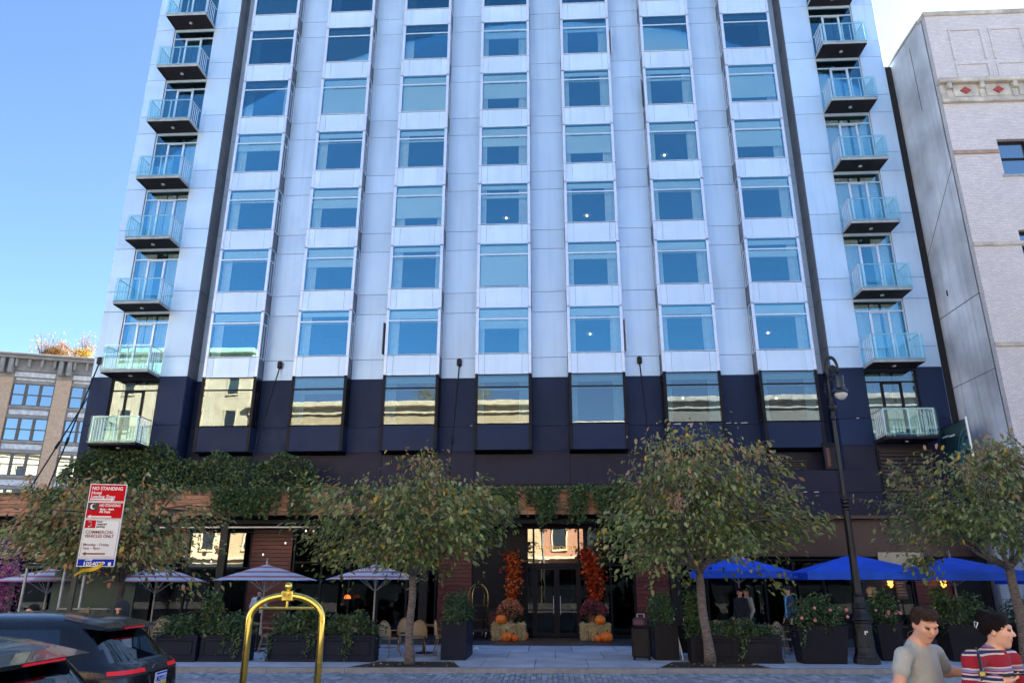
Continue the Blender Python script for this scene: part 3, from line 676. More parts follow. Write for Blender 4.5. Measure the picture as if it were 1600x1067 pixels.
# blade sign on the hotel's right corner
t = thing('banner_sign', 'dark green banner sign on steel poles jutting from the wall above the right tree', 'sign', (15.0,28.6,5.6))
m_ban = M('banner_green', (.010,.035,.045), .35, 0, .3, 2); m_ban2 = M('banner_wave', (.05,.17,.18), .3, 0, .4, 4); m_banw = M('banner_white', (.7,.72,.72), .5)
part('panel', MB().cbox((-.02,-1.9,.2),(.02,0,2.0),.006), m_ban, t)
part('frame', MB().tube([(0,-1.92,.1),(0,-1.92,2.1)],.045,8), m_steel, t, smooth=40); part('frame', MB().tube([(0,.0,.15),(0,.0,2.02)],.025,8).tube([(0,0,2.02),(0,-1.9,2.02)],.02,6), m_darkframe, t)
w = MB()
for k, (r0, r1) in enumerate(((.95,1.0),(.78,.86),(.55,.72))):
    pts = [(-1.85-.0+r*math.cos(a)*.9, .25+r*math.sin(a)*1.5) for r, A in ((r1,range(0,91,10)),(r0,range(90,-1,-10))) for a in [R(q) for q in A]]
    w.prism([(p[0],p[1]) for p in pts], -.026-.001*k, -.021, ax='x')
part('wave_print', w, m_ban2, t)
part('white_print', MB().box((-.027,-.62,1.62),(-.021,-.18,1.68)).box((-.027,-1.05,1.58),(-.021,-.68,1.64)), m_banw, t)
part('arm', MB().tube([(0,0,1.95),(-.9,.1,1.78),(-1.6,.1,1.70)],.02,6).box((-1.5,-.1,1.55),(-.9,.15,1.69)), m_steel, t)

# ------------------------------------------------------------------ loft building far left
LD = Vector((math.sin(R(71)), math.cos(R(71)), 0)); LN = Vector((LD.y, -LD.x, 0))
LP = PY(60,700,72); LP.z = 0
def lpx(px, py):
    d = ray(px, py); o = Vector((0,0,CAM_Z)); t = (LP-o).dot(LN)/d.dot(LN); p = o+d*t; q = p-LP; return (q.dot(LD), p.z)
lb = thing('loft_building', 'tan brick loft building with heavy grey cornice seen beyond the left corner', 'building', tuple(LP), math.atan2(LD.y, LD.x))
m_tan = BRICK('tan_brick', (.66,.43,.26), (.52,.31,.19), (.58,.48,.38), bw=.3, bh=.1, stain=.15); m_trim = M('grey_stone_trim', (.30,.275,.25), .8, 0, .2, 1.5, bump=.15, dirt=.3); m_trimw = M('white_frieze', (.62,.61,.60), .8, 0, .25, 3)
ztop = lpx(60,558)[1]; zcb = lpx(60,592)[1]; zw = [(lpx(55,634)[1],lpx(55,601)[1]),(lpx(45,688)[1],lpx(45,654)[1]),(lpx(30,742)[1],lpx(30,708)[1])]
fh = zw[0][0]-zw[1][0]; zw += [(zw[2][0]-fh*k, zw[2][1]-fh*k) for k in (1,2,3)]
u0 = lpx(16,618)[0]; u1 = lpx(84,618)[0]; bw_ = lpx(108,620)[0]-u0; pier = bw_-(u1-u0)
# local frame: x along the wall, -y towards the street
part('mass', MB().box((-30,.5,0),(30,18,ztop-.6)), m_tan, lb)
for k in range(-5,5):
    ua = u0+k*bw_
    part('pier', MB().cbox((ua-pier,-.18,0),(ua,.5,zcb),.02), m_tan, lb)
    for (za, zb_) in zw:
        if za < .5: continue
        part('spandrel', MB().box((ua,.1,zb_+.05),(ua+u1-u0,.45,za+fh-.05)).cbox((ua,-.02,zb_+.05),(ua+u1-u0,.12,zb_+.28),.02), m_trim, lb); part('sill', MB().cbox((ua,-.05,za-.30),(ua+u1-u0,.12,za-.05),.02), m_trim, lb)
        part('relief_band', MB().cbox((ua+.15,.02,zb_+.40),(ua+u1-u0-.15,.1,za+fh-.5),.02), m_trimw, lb)
        wd = (u1-u0)/3
        for j in range(3):
            xa = ua+j*wd; hz = zb_-za
            f = part('window', MB().box((xa,.02,za-.05),(xa+.14,.3,zb_+.05)).box((xa+wd-.14,.02,za-.05),(xa+wd,.3,zb_+.05)).box((xa+.14,.04,za+hz/2-.05),(xa+wd-.14,.3,za+hz/2+.05)).box((xa+.14,.03,za-.05),(xa+wd-.14,.3,za+.04)).box((xa+.14,.03,zb_-.04),(xa+wd-.14,.3,zb_+.05)), M('brown_frame',(.12,.10,.09),.6) if 'brown_frame' not in bpy.data.materials else bpy.data.materials['brown_frame'], lb)
            part('pane', MB().box((xa+.14,.12,za+.04),(xa+wd-.14,.13,za+hz/2-.05)), m_nbglass, f); part('pane', MB().box((xa+.14,.09,za+hz/2+.05),(xa+wd-.14,.10,zb_-.04)), m_nbglass, f)
            if rnd.random() < .7: part('blind', MB().box((xa+.16,.16,zb_-hz*rnd.choice([.5,.5,.95])),(xa+wd-.16,.17,zb_)), m_blind, f)
            else: part('blind', MB().box((xa+.16,.26,za),(xa+wd-.16,.27,zb_)), m_int, f)  # no blind drawn: dark sheet stands in for the unlit room
hc = ztop-zcb
co = part('cornice', MB().box((-30,-.25,zcb+hc*.0),(30,.5,zcb+hc*.28)).box((-30,-.5,zcb+hc*.28),(30,.5,zcb+hc*.34)).box((-30,-.45,zcb+hc*.34),(30,.5,zcb+hc*.78)).cbox((-30,-1.2,zcb+hc*.78),(30,.5,zcb+hc*.90),.05).cbox((-30,-1.45,zcb+hc*.90),(30,.5,ztop),.06), m_trim, lb)
for k in range(-5,5):
    ua = u0+k*bw_
    for dx in (-pier*.85,-pier*.3): part('bracket', MB().cbox((ua+dx,-1.15,zcb+hc*.12),(ua+dx+pier*.3,-.25,zcb+hc*.78),.08), m_trim, co)
    part('frieze', MB().cbox((ua+.1,-.30,zcb+hc*.04),(ua+u1-u0-.1,-.25,zcb+hc*.24),.01), m_trimw, co)
    for j in range(4): part('dentil', MB().cbox((ua+.2+j*(u1-u0-.4)/3-.12,-.95,zcb+hc*.42),(ua+.2+j*(u1-u0-.4)/3+.12,-.45,zcb+hc*.78),.04), m_trim, co)

# ------------------------------------------------------------------ buildings across the street (behind the viewer, seen mirrored in the glass)
def facade_block(name, label, x0, x1, Y, H, floors, nw, mw, mt, wh=1.9, wwid=1.1, base=4.5, deep=12, arch=False):
    t = thing(name, label, 'building', ((x0+x1)/2, Y-deep/2, 0))
    part('wall', MB().box((x0,Y-deep,0),(x1,Y,H)), mw, t, True)
    part('cornice', MB().cbox((x0-.2,Y-.2,H-.5),(x1+.2,Y+.8,H+.1),.08).box((x0,Y,H-1.2),(x1,Y+.25,H-.5)).cbox((x0,Y,base-.3),(x1,Y+.35,base),.05), mt, t, True)
    part('shaded_shopfront', MB().box((x0+.1,Y,0),(x1-.1,Y+.06,base-.7)), m_nbdark, t, True)  # dark colour stands in for shade over the mirrored street level
    part('awning', MB().box((x0+1,Y+.06,base-1.3),(x1-1,Y+1.4,base-1.2)), m_darkframe, t, True)  # awning added to darken the ground floor mirrored in the hotel glass
    fhh = (H-base-1.6)/floors; dx = (x1-x0)/nw
    for r in range(0, floors):
        for c in range(nw):
            xc = x0+dx*(c+.5); z = base+.7+r*fhh if r >= 0 else .8; hh = wh if r >= 0 else base-2.0; w2 = wwid if r >= 0 else dx*.36
            f = part('window', MB().cbox((xc-w2/2-.18,Y-.02,z-.2),(xc+w2/2+.18,Y+.16,z),.03).cbox((xc-w2/2-.2,Y-.02,z+hh),(xc+w2/2+.2,Y+.14,z+hh+.28),.03).box((xc-w2/2-.14,Y-.02,z),(xc-w2/2,Y+.1,z+hh)).box((xc+w2/2,Y-.02,z),(xc+w2/2+.14,Y+.1,z+hh)), mt, t, True)
            part('pane', MB().box((xc-w2/2,Y-.01,z),(xc+w2/2,Y+.02,z+hh)).box((xc-.03,Y+.02,z),(xc+.03,Y+.04,z+hh)), m_nbdark, f)
    return t
m_nbdark = M('dark_pane', (.03,.04,.05), .08)
m_cream = M('cream_stone', (.66,.56,.38), .8, 0, .15, 1.5); m_ybrick = BRICK('yellow_brick', (.62,.48,.27), (.52,.38,.20), (.5,.42,.3)); m_obrick = BRICK('orange_brick', (.48,.22,.11), (.38,.16,.09), (.4,.3,.24)); m_gr = M('grey_render', (.16,.16,.15), .8); m_gr2 = M('grey_stone_pale', (.36,.35,.32), .8, 0, .3, 1)
facade_block('cream_corner_building', 'cream classical building with deep cornice mirrored in the left windows', -66, -34.0, -21, 27.5, 5, 8, m_cream, m_cream, 2.3, 1.2)
b2 = facade_block('yellow_brick_building', 'yellow brick building with roof terrace mirrored in the middle windows', -33.8, -1.0, -21, 21.0, 4, 7, m_ybrick, m_cream, 2.0, 1.3)
facade_block('orange_brick_building', 'orange brick row building mirrored in the entrance glass', -.8, 9.0, -21, 18.5, 4, 3, m_obrick, m_cream, 2.0, 1.2)
facade_block('grey_market_building', 'grey market building with long ledges mirrored in the right windows', 9.2, 48, -21, 21.2, 3, 12, m_gr, m_gr2, 1.8, 2.2)
# ------------------------------------------------------------------ foliage tools
rng = np.random.default_rng(11)
def quad_mesh(name, V, Q, mats, midx=None, smooth=False):
    me = bpy.data.meshes.new(name); nv = len(V); nq = len(Q)
    me.vertices.add(nv); me.vertices.foreach_set('co', np.asarray(V, np.float32).ravel())
    me.loops.add(nq*4); me.loops.foreach_set('vertex_index', np.asarray(Q, np.int32).ravel())
    me.polygons.add(nq); me.polygons.foreach_set('loop_start', np.arange(0, nq*4, 4, dtype=np.int32))
    for m in mats: me.materials.append(m)
    if midx is not None: me.polygons.foreach_set('material_index', np.asarray(midx, np.int32))
    if smooth: me.polygons.foreach_set('use_smooth', np.ones(nq, bool))
    me.update(calc_edges=True); me.validate(); return me
def leaves(C, size, droop=.5, wid=.45, kind=None, mats=None, name='foliage', out=None):
    C = np.asarray(C, float); N = len(C); s = np.asarray(size)*np.ones(N)
    th = rng.uniform(0, 2*np.pi, N)
    a = np.stack([np.cos(th), np.sin(th), -droop+rng.normal(0, .45, N)], 1)
    if out is not None: a[:, :2] = out[:, :2]*.8+a[:, :2]*.6
    a /= np.linalg.norm(a, axis=1)[:, None]
    up = np.stack([rng.normal(0, .55, N), rng.normal(0, .55, N), np.ones(N)], 1)
    w = np.cross(a, up); w /= np.linalg.norm(w, axis=1)[:, None]+1e-9; n = np.cross(w, a)
    S = s[:, None]; W = S*wid
    P = np.stack([C, C+a*S*.3+w*W*.5+n*S*.08, C+a*S*.72+w*W*.38+n*S*.05, C+a*S-n*S*.06, C+a*S*.72-w*W*.38+n*S*.05, C+a*S*.3-w*W*.5+n*S*.08], 1).reshape(-1, 3)
    b = np.arange(N)[:, None]*6
    Q = np.concatenate([b+np.array([[0,1,2,3]]), b+np.array([[0,3,4,5]])], 1).reshape(-1, 4)
    mi = None if kind is None else np.repeat(kind, 2)
    return quad_mesh(name, P, Q, mats, mi)
lf_g = LEAF('leaf_green', (.075,.12,.032), (.22,.28,.085)); lf_o = LEAF('leaf_olive', (.20,.23,.075), (.40,.42,.18)); lf_y = LEAF('leaf_yellow', (.45,.30,.04), (.62,.42,.05))
lf_t = LEAF('leaf_tan', (.32,.22,.12), (.50,.33,.19)); lf_or = LEAF('leaf_orange', (.45,.20,.07), (.60,.30,.11))
lf_iv = LEAF('leaf_ivy', (.045,.10,.045), (.16,.24,.11)); lf_sh = LEAF('leaf_shrub', (.03,.07,.035), (.09,.15,.07)); lf_shl = LEAF('leaf_shrub_light', (.12,.20,.06), (.20,.28,.10))
lf_red = LEAF('leaf_red', (.38,.014,.008), (.62,.06,.015)); lf_rust = LEAF('leaf_rust', (.60,.10,.015), (.82,.22,.04))

def tree(label, base, fork_z, cen, rad, ncl, nleaf, weights, lsize=.138, trunk_r=.13, topw=None, sparse=1., name='street_tree', bark=None, lean=(0,0), seed=1, twigs=24):
    rg = np.random.default_rng(seed); rr = random.Random(seed)
    t = thing(name, label, 'tree', base); bx, by, bz = base
    cen = np.array(cen)-np.array(base); rad = np.array(rad); fork = np.array([lean[0], lean[1], fork_z-bz])
    tb = MB(); pts = []; rs = []
    for k in range(9):
        u = k/8; p = fork*u+np.array([.05*math.sin(u*5+seed), .04*math.cos(u*4+seed), 0])*u*(1-u)*3; pts.append(p); rs.append(trunk_r*(1.35-.9*min(1,u*4)*.3-.25*u))
    tb.tube(pts, rs, 12)
    tp = fork; limbs = []; bb = MB()
    nl = 7
    for k in range(nl):
        an = 2*math.pi*k/nl+rr.uniform(-.3,.3); e = cen+rad*np.array([math.cos(an)*.62, math.sin(an)*.62, rr.uniform(-.35,.75)])
        mid = tp*.5+e*.5+np.array([0,0,-.12+rr.uniform(-.1,.15)]); L = []
        for i in range(7):
            u = i/6; q = tp*(1-u)**2+2*mid*u*(1-u)+e*u*u+(np.array([rr.uniform(-.05,.05) for _ in range(3)]) if 0 < i < 6 else 0); L.append(q)
        bb.tube(L, [trunk_r*(.55-.42*i/6) for i in range(7)], 7); limbs.append(L)
    nodes = np.array([q for L in limbs for q in L[2:]])
    C = []; N_ = []
    for k in range(ncl):
        while True:
            d = rg.normal(size=3); d /= np.linalg.norm(d); r = rg.uniform(.25,1)**.6
            az = math.atan2(d[1], d[0]); wd = (1.12-.42*d[2]) if d[2] > 0 else (1.12+.12*d[2])
            p = cen+rad*d*r*np.array([wd,wd,1])*(1+.20*math.sin(3*az+seed)+.13*math.sin(5*az+4*d[2]+seed*2)+.10*math.sin(7*d[2]+az))
            if d[2] < -.8: continue
            break
        C.append(p); N_.append(r)
    for k in range(twigs):
        d = rg.normal(size=3); d[2] = abs(d[2])*.9-.15; d /= np.linalg.norm(d); C.append(cen+rad*d*rg.uniform(1.05,1.36)); N_.append(1.3)
    LC = []; K = []; OUT = []
    for p, r in zip(C, N_):
        j = nodes[np.argmin(((nodes-p)**2).sum(1)+.6*np.maximum(0, nodes[:,2]-p[2]+.1))]
        m = (j+p)/2+np.array([0,0,.08]); bb.tube([j, m, p], [.018, .012, .005], 5)
        n = int(nleaf*rg.uniform(.35,1.6)*(.28 if r > 1.2 else 1)); sg = rg.uniform(.15,.26) if r < 1.2 else .13
        l = p+rg.normal(size=(n,3))*np.array([sg*1.5,sg*1.5,sg*1.05]) if r < 1.2 else p+(j-p)*rg.uniform(0,.55,(n,1))+rg.normal(size=(n,3))*.09
        LC.append(l); h = (p-cen)/rad; hi = h[2]; edge = np.linalg.norm(h)
        w = np.array(weights, float); wt = np.array(topw if topw is not None else weights, float); u = min(1, max(0, hi*.9+edge*.35-.25)); ww_ = w*(1-u)+wt*u; ww_ /= ww_.sum()
        K.append(rg.choice(5, n, p=ww_)); o = l-cen; o /= np.linalg.norm(o, axis=1)[:,None]; OUT.append(o)
        for _ in range(3):
            q = l[rg.integers(0,n)]; bb.tube([p, (p+q)/2+np.array([0,0,.03]), q], [.006,.005,.003], 3)
    LC = np.concatenate(LC); K = np.concatenate(K); OUT = np.concatenate(OUT)
    bk = bark or m_bark
    part('trunk', tb, bk, t, smooth='all'); part('limbs', bb, bk, t, smooth='all')
    put('crown', leaves(LC, lsize*rg.uniform(.42,1.38,len(LC)), .55, .5, K, [lf_g, lf_o, lf_y, lf_t, lf_or], 'crown', OUT), t, kind='stuff')
    return t
def tp(px, py, Y): return PY(px, py, Y)
# four street trees
b = PZ(640,1037,.12); c = tp(643,820,b.y); tree('leafy street tree with yellow patches between the cafe chairs and the tall navy planter', (b.x,b.y,.11), 2.15, (c.x,c.y,c.z), (2.2,1.9,1.50), 78, 112, [.58,.36,.05,.01,0], topw=[.22,.38,.06,.22,.12], trunk_r=.10, lean=(-.02,0), seed=3)
b = PZ(1110,1037,.12); c = tp(1092,803,b.y); tree('broad street tree with tan upper leaves beside the black suitcase', (b.x,b.y,.11), 2.2, (c.x,c.y,c.z), (2.3,2.0,1.95), 90, 112, [.58,.37,.04,.01,0], topw=[.17,.44,.03,.33,.03], trunk_r=.115, lean=(-.10,0), seed=8, twigs=34)
c = tp(1555,800,20.2); tree('bushy street tree partly cut off by the right edge', (tp(1592,960,20.2).x,20.2,.11), 2.35, (c.x,c.y,c.z), (2.7,2.1,1.75), 88, 114, [.62,.35,.02,.01,0], topw=[.18,.43,.03,.33,.03], trunk_r=.125, seed=12, twigs=34)
c = tp(165,830,18.4); tree('thin dark street tree with brown and orange leaves behind the parking sign', (tp(182,960,18.4).x,18.4,.11), 2.0, (c.x,c.y,c.z), (2.45,1.6,1.30), 74, 84, [.40,.28,.02,.16,.14], topw=[.16,.26,.02,.26,.30], trunk_r=.10, bark=m_barkdark, seed=21, twigs=22)
# tree pits with fallen leaves
for (x, lab) in ((-3.42,'brown soil tree pit by the cafe chairs'),(3.82,'brown soil tree pit by the black suitcase')):
    y = kerbY(x)+.17; o = tag(part('tree_pit', MB().add([(x-1.35,kerbY(x-1.35)+.17,.124),(x+1.25,kerbY(x+1.25)+.17,.124),(x+.95,y+1.25,.124),(x-.85,y+1.25,.124)],[(0,1,2,3)]), m_soil), lab, 'tree pit')
    C = np.stack([rng.uniform(x-1.2,x+1.1,26), rng.uniform(y,y+1.1,26), np.full(26,.135)],1); put('fallen_leaves', leaves(C, .09, 0, .5, None, [lf_t]), o, kind='stuff')

# ------------------------------------------------------------------ ivy
def ivy_blob(a, b, n, sz=.085, thick=.18):
    return np.stack([rng.uniform(a[0],b[0],n), rng.uniform(a[1],b[1],n)-np.abs(rng.normal(0,thick,n)), rng.uniform(a[2],b[2],n)],1)
iv = thing('ivy_hedge', 'dense dark green ivy climbing the wall under the lowest left balcony', 'ivy', (-14.4,28.5,5.0))
n = 9500; X = rng.uniform(-19.6,-9.2,n); ztop_ = 7.15-.12*(X > -15.1)-.28*(X > -14.9)*1.0+.16*np.sin(X*2.3)+.10*np.sin(X*5.1)-np.clip((X+10.2)*.6,0,1)*.6-np.clip((-18.6-X)*1.6,0,1.6)*.5
Z = 5.0+(ztop_-5.0)*rng.uniform(0,1,n)**.85; Y = 28.62-np.abs(rng.normal(.12,.12,n))-.18*np.sin(X*1.7)*np.sin(Z*3)
C = np.stack([X,Y,Z],1)-np.array([-14.4,28.5,5.0])
put('foliage', leaves(C, rng.uniform(.07,.15,n), .7, .75, rng.choice(3,n,p=[.7,.18,.12]), [lf_iv, lf_g, lf_o]), iv, kind='stuff')
st_ = MB(); 
for k in range(26):
    x = rnd.uniform(-5.0,4.9); st_.tube([(x,.14,0),(x+rnd.uniform(-.3,.3),.12,.9),(x+rnd.uniform(-.5,.5),.1,1.6)],[.02,.014,.008],5)
part('stems', st_, m_barkdark, iv, kind='stuff'); 
tr = thing('hanging_ivy', 'trailing ivy and grasses spilling over the cedar canopy edge', 'ivy', (-8.6,26.45,5.0))
LC = []; SL = MB(); SZ = []
def hang(px, wpx, lenm, dens):
    x = PY(px,790,26.4).x; w = wpx*.0245
    for k in range(int(dens*1.25)):
        x0 = x+rnd.gauss(0,w*.5); L = lenm*rnd.uniform(.45,1.15); y0 = 26.44-rnd.random()*.10; z = 5.18+rnd.uniform(-.05,.1); dx = rnd.gauss(-.06,.12)
        m = int(L*26)+6
        for i in range(m):
            u = i/m; LC.append((x0+dx*u+rnd.gauss(0,.055*(1-.6*u)), y0-.05*math.sin(u*3)-abs(rnd.gauss(0,.05)), z-L*u))
for px_, w, L, d in ((75,26,.75,30),(115,20,.6,22),(160,30,.5,25),(205,24,.7,22),(245,20,.4,12),(345,16,.85,26),(372,18,1.0,34),(398,16,1.0,34),(425,10,.9,18),(465,14,.95,24),(480,8,1.1,10),(520,20,.45,16),(560,24,.6,22),(610,26,.55,22),(660,24,.6,22),(705,22,.65,22),(745,22,.75,26),(775,16,1.0,26),(800,14,.95,24),(830,8,.6,10),(850,12,1.15,26),(862,10,1.0,16),(905,13,1.15,32),(935,8,.6,12),(950,13,1.2,34),(965,8,1.3,18),(985,14,1.0,26),(1005,10,.8,16)): hang(px_, w, L, d)
n = 5200; X = rng.uniform(-22.4,4.6,n); LC = np.concatenate([np.array(LC), np.stack([X, 26.5+rng.uniform(-.12,.45,n), 5.03+np.abs(rng.normal(0,.09,n))*(1+.8*np.sin(X*1.3))+.04],1)])
put('foliage', leaves(LC-np.array([-8.6,26.45,5.0]), rng.uniform(.06,.115,len(LC)), .6, .8, rng.choice(3,len(LC),p=[.66,.14,.20]), [lf_iv, lf_g, lf_shl]), tr, kind='stuff')
m_blade = LEAF('grass_blade', (.16,.17,.06), (.30,.26,.12))
gb = []; 
for k in range(1900):
    px_ = rnd.choice([rnd.gauss(430,45),rnd.gauss(520,40),rnd.gauss(300,30),rnd.gauss(790,40),rnd.gauss(960,30),rnd.uniform(0,1000)]); x = min(4.5, max(-22, PY(px_,765,26.4).x)); gb.append((x, 26.45+rnd.uniform(-.1,.4), 5.05))
gb = np.array(gb); N = len(gb); h = rng.uniform(.12,.34,N); th = rng.uniform(0,6.28,N); bend = np.stack([np.cos(th),np.sin(th),np.zeros(N)],1)*(.16*rng.uniform(.3,1.4,N))[:,None]
wv = np.stack([np.sin(th),-np.cos(th),np.zeros(N)],1)*.007; up = np.stack([np.zeros(N),np.zeros(N),h],1)
P = np.stack([gb-wv, gb+wv, gb+up*.7+bend*.4+wv*.7, gb+up*.7+bend*.4-wv*.7, gb+up+bend-wv*.1, gb+up+bend+wv*.1],1).reshape(-1,3)-np.array([-8.6,26.45,5.0]); q = np.arange(N)[:,None]*6
put('grass', quad_mesh('grass', P, np.concatenate([q+np.array([[0,1,2,3]]), q+np.array([[3,2,5,4]])],1).reshape(-1,4), [m_blade]), tr, kind='stuff')
# ------------------------------------------------------------------ roof garden on the loft building
for (px_, py_, w, h, K, lab, nm) in ((62,530,3.2,3.2,0,'bare twiggy shrub on the loft building roof','roof_shrub'),(110,552,4.2,1.3,2,'bright yellow shrubs along the loft building roof edge','roof_shrub'),(75,545,2.2,1.8,4,'small orange shrub on the loft building roof','roof_shrub'),(125,528,2.6,3.2,3,'sparse autumn sapling at the right of the loft roof','roof_shrub')):
    u, z = lpx(px_, 556); p = LP+LD*u+LN*-1.6 if False else LP+LD*u-LN*1.5; zb0 = ztop-.05
    t = thing(nm, lab, 'shrub', (p.x, p.y, zb0)); hh = lpx(px_, py_-18)[1]-zb0
    hh = max(1.2, hh); br = MB(); cs = []
    for k in range(26 if K in (0,3) else 18):
        an = rnd.random()*6.28; r = w*.5*rnd.random()**.5; e = Vector((math.cos(an)*r, math.sin(an)*r*.6, hh*rnd.uniform(.55,1))); br.tube([(e.x*.25,e.y*.25,0),(e.x*.6,e.y*.6,e.z*.6),tuple(e)],[.03,.02,.006],4)
        for _ in range(9 if K in (0,3) else 60): cs.append((e.x+rnd.gauss(0,.3), e.y+rnd.gauss(0,.3), e.z*rnd.uniform(.35,1.02)+rnd.gauss(0,.15)))
    part('branches', br, m_barkdark, t); n = len(cs)
    kk = {0:[.2,.2,.2,.3,.1],2:[.05,.1,.7,.05,.1],4:[0,.1,.2,.2,.5],3:[.1,.1,.3,.2,.3]}[K]
    put('foliage', leaves(cs, .20, .3, .6, rng.choice(5,n,p=kk), [lf_g,lf_o,lf_y,lf_t,lf_or]), t, kind='stuff')
# roof terrace greenery across the street (mirrored)
for x, lab in ((-14,'roof terrace shrub at the middle of the mirrored yellow brick building'),(-8,'roof terrace shrub near the right end of the mirrored yellow brick building')):
    t = thing('terrace_shrub', lab, 'shrub', (x,-23,21.1)); br = MB().tube([(0,0,0),(.1,0,1.0)],[.08,.04],5); part('stem', br, m_barkdark, t)
    C = rng.normal(size=(900,3))*np.array([.8,.6,.55])+np.array([0,0,1.3]); put('foliage', leaves(C, .16, .3, .6, rng.choice(5,900,p=[.5,.2,.05,.1,.15]), [lf_g,lf_o,lf_y,lf_t,lf_or]), t, kind='stuff')
# ------------------------------------------------------------------ parasols
def STRIPE(name, c1, c2, k):
    m, nt, bs_, out = _base(name)
    sp = nt.nodes.new('ShaderNodeSeparateXYZ'); nt.links.new(_pos(nt, True), sp.inputs[0])
    w = _math(nt, 'FRACT', _math(nt, 'MULTIPLY', sp.outputs[2], k)); s = _math(nt, 'LESS_THAN', w, .40)
    n = _noise(nt, _pos(nt), 5, 4); a = _mix(nt, _range(nt, n.outputs[0], .3, .7, 0, .25), c1, tuple(x*.75 for x in c1))
    c = _mix(nt, s, a, c2); nt.links.new(c, bs_.inputs['Base Color']); bs_.inputs['Roughness'].default_value = .8
    t = nt.nodes.new('ShaderNodeBsdfTranslucent'); nt.links.new(c, t.inputs[0]); mx = nt.nodes.new('ShaderNodeMixShader'); mx.inputs[0].default_value = .25
    nt.links.new(bs_.outputs[0], mx.inputs[1]); nt.links.new(t.outputs[0], mx.inputs[2]); nt.links.new(mx.outputs[0], out.inputs[0]); return m
m_stripe = STRIPE('striped_canvas', (.80,.82,.90), (.62,.22,.26), 7.0)
m_blue = M('blue_canvas', (.010,.11,.80), .7, 0, .25, 2, bump=.5, bs=3); m_pole = M('weathered_pole', (.42,.40,.36), .6, 0, .2, 8)
def parasol(label, x, Y, top, r, hgt, sides, mat, group, rot=0, val=0., name='parasol', sag=.06):
    t = thing(name, label, 'parasol', (x, Y, .12), rot, group); zt = top-.12; zr = zt-hgt
    for k in range(sides):
        a0 = 2*math.pi*k/sides; a1 = 2*math.pi*(k+1)/sides; vs = []; fs = []; nr, nc = 6, 6
        for i in range(nr+1):
            u = i/nr
            for j in range(nc+1):
                v = j/nc; p0 = Vector((math.cos(a0), math.sin(a0), 0)); p1 = Vector((math.cos(a1), math.sin(a1), 0)); p = p0.lerp(p1, v)
                sc = 4*v*(1-v); q = p*(r*u*(1-.05*sc*u)); z = zt-hgt*(u*.94+.06*u*u)-sag*sc*u*.8*(1-u*.2)+sag*.9*sc*u*u*u
                vs.append((q.x, q.y, z))
        for i in range(nr):
            for j in range(nc): b = i*(nc+1)+j; fs.append((b, b+1, b+nc+2, b+nc+1))
        mb = MB().add(vs, fs)
        if val:
            n0 = nr*(nc+1); vv = [vs[n0+j] for j in range(nc+1)]; mb.add(vv+[(p[0]*1.0, p[1]*1.0, p[2]-val) for p in vv], [(j, j+1, nc+2+j, nc+1+j) for j in range(nc)])
        o = put('canopy_panel', mb.mesh('canopy_panel', mat, 'all', fix=False), t)
        part('rib', MB().tube([(0,0,zt-.04),(math.cos(a0)*r*.97, math.sin(a0)*r*.97, zr+.0)], .012, 5).tube([(0,0,zt-hgt-.35),(math.cos(a0)*r*.5, math.sin(a0)*r*.5, zt-hgt*.5-.03)], .010, 5), m_pole, t)
    part('pole', MB().cyl((0,0,.05),(0,0,zt+.02),.026,n=10), m_pole, t, smooth=40)
    part('finial', MB().lathe([(.012,0),(.03,.03),(.03,.07),(.012,.12),(.015,.17),(.004,.2)],(0,0,zt),10), m_pole, t, smooth=40)
    part('base', MB().lathe([(.26,0),(.26,.05),(.05,.07),(.045,.35)],(0,0,0),16), m_black, t, smooth=30)
    return t
G1 = 'striped parasols on the left terrace'; G2 = 'blue parasols on the right terrace'
parasol('pink and white striped parasol just left of the brass hoop top', -8.93, 23.5, 2.52, 1.60, .48, 8, m_stripe, G1, .2)
parasol('pink and white striped parasol beneath the leafy tree, nearest the entrance', -5.45, 23.5, 2.53, 1.52, .46, 8, m_stripe, G1, .35)
parasol('pink and white striped parasol behind the thin orange leaved tree', -12.30, 23.3, 2.47, 1.58, .48, 8, m_stripe, G1, .1)
parasol('pink and white striped parasol at the left edge below the parking sign', -15.9, 23.5, 2.40, 1.75, .42, 8, m_stripe, G1, .3)
parasol('bright blue parasol behind the lamp post', 8.95, 23.2, 2.80, 2.30, .52, 4, m_blue, G2, R(38), .20, sag=.03)
parasol('bright blue parasol mostly hidden behind the broad street tree', 5.65, 23.6, 2.78, 1.75, .46, 4, m_blue, G2, R(45), .20, sag=.03)
parasol('bright blue parasol between the lamp post and the right tree', 12.0, 23.6, 2.74, 2.1, .48, 4, m_blue, G2, R(42), .20, sag=.03)
parasol('bright blue parasol at the right edge behind the tree trunk', 15.2, 23.4, 2.66, 2.0, .50, 4, m_blue, G2, R(40), .20, sag=.03)

# ------------------------------------------------------------------ planters
def clump(n, c, rad, sz, mats, p, name='foliage', hollow=.35):
    d = rng.normal(size=(n,3)); d /= np.linalg.norm(d, axis=1)[:,None]; r = rng.uniform(hollow,1,n)**.7
    lump = 1+.18*np.sin(d[:,0]*7+c[0])+.14*np.sin(d[:,1]*6+d[:,2]*5)
    C = np.array(c)+d*(r*lump)[:,None]*np.array(rad); C = C[C[:,2] > c[2]-rad[2]*.75]; k = rng.choice(len(mats), len(C), p=p)
    return leaves(C, sz*rng.uniform(.7,1.3,len(C)), .35, .55, k, mats, name, out=(C-np.array(c))/np.array(rad)*.8)
def trail(mbpts, x, y, z, L, n=36):
    for i in range(n): u = i/n; mbpts.append((x+rnd.gauss(0,.03)+.06*math.sin(u*4), y-.04-abs(rnd.gauss(0,.02)), z-L*u))
GP = 'planter boxes along the pavement'
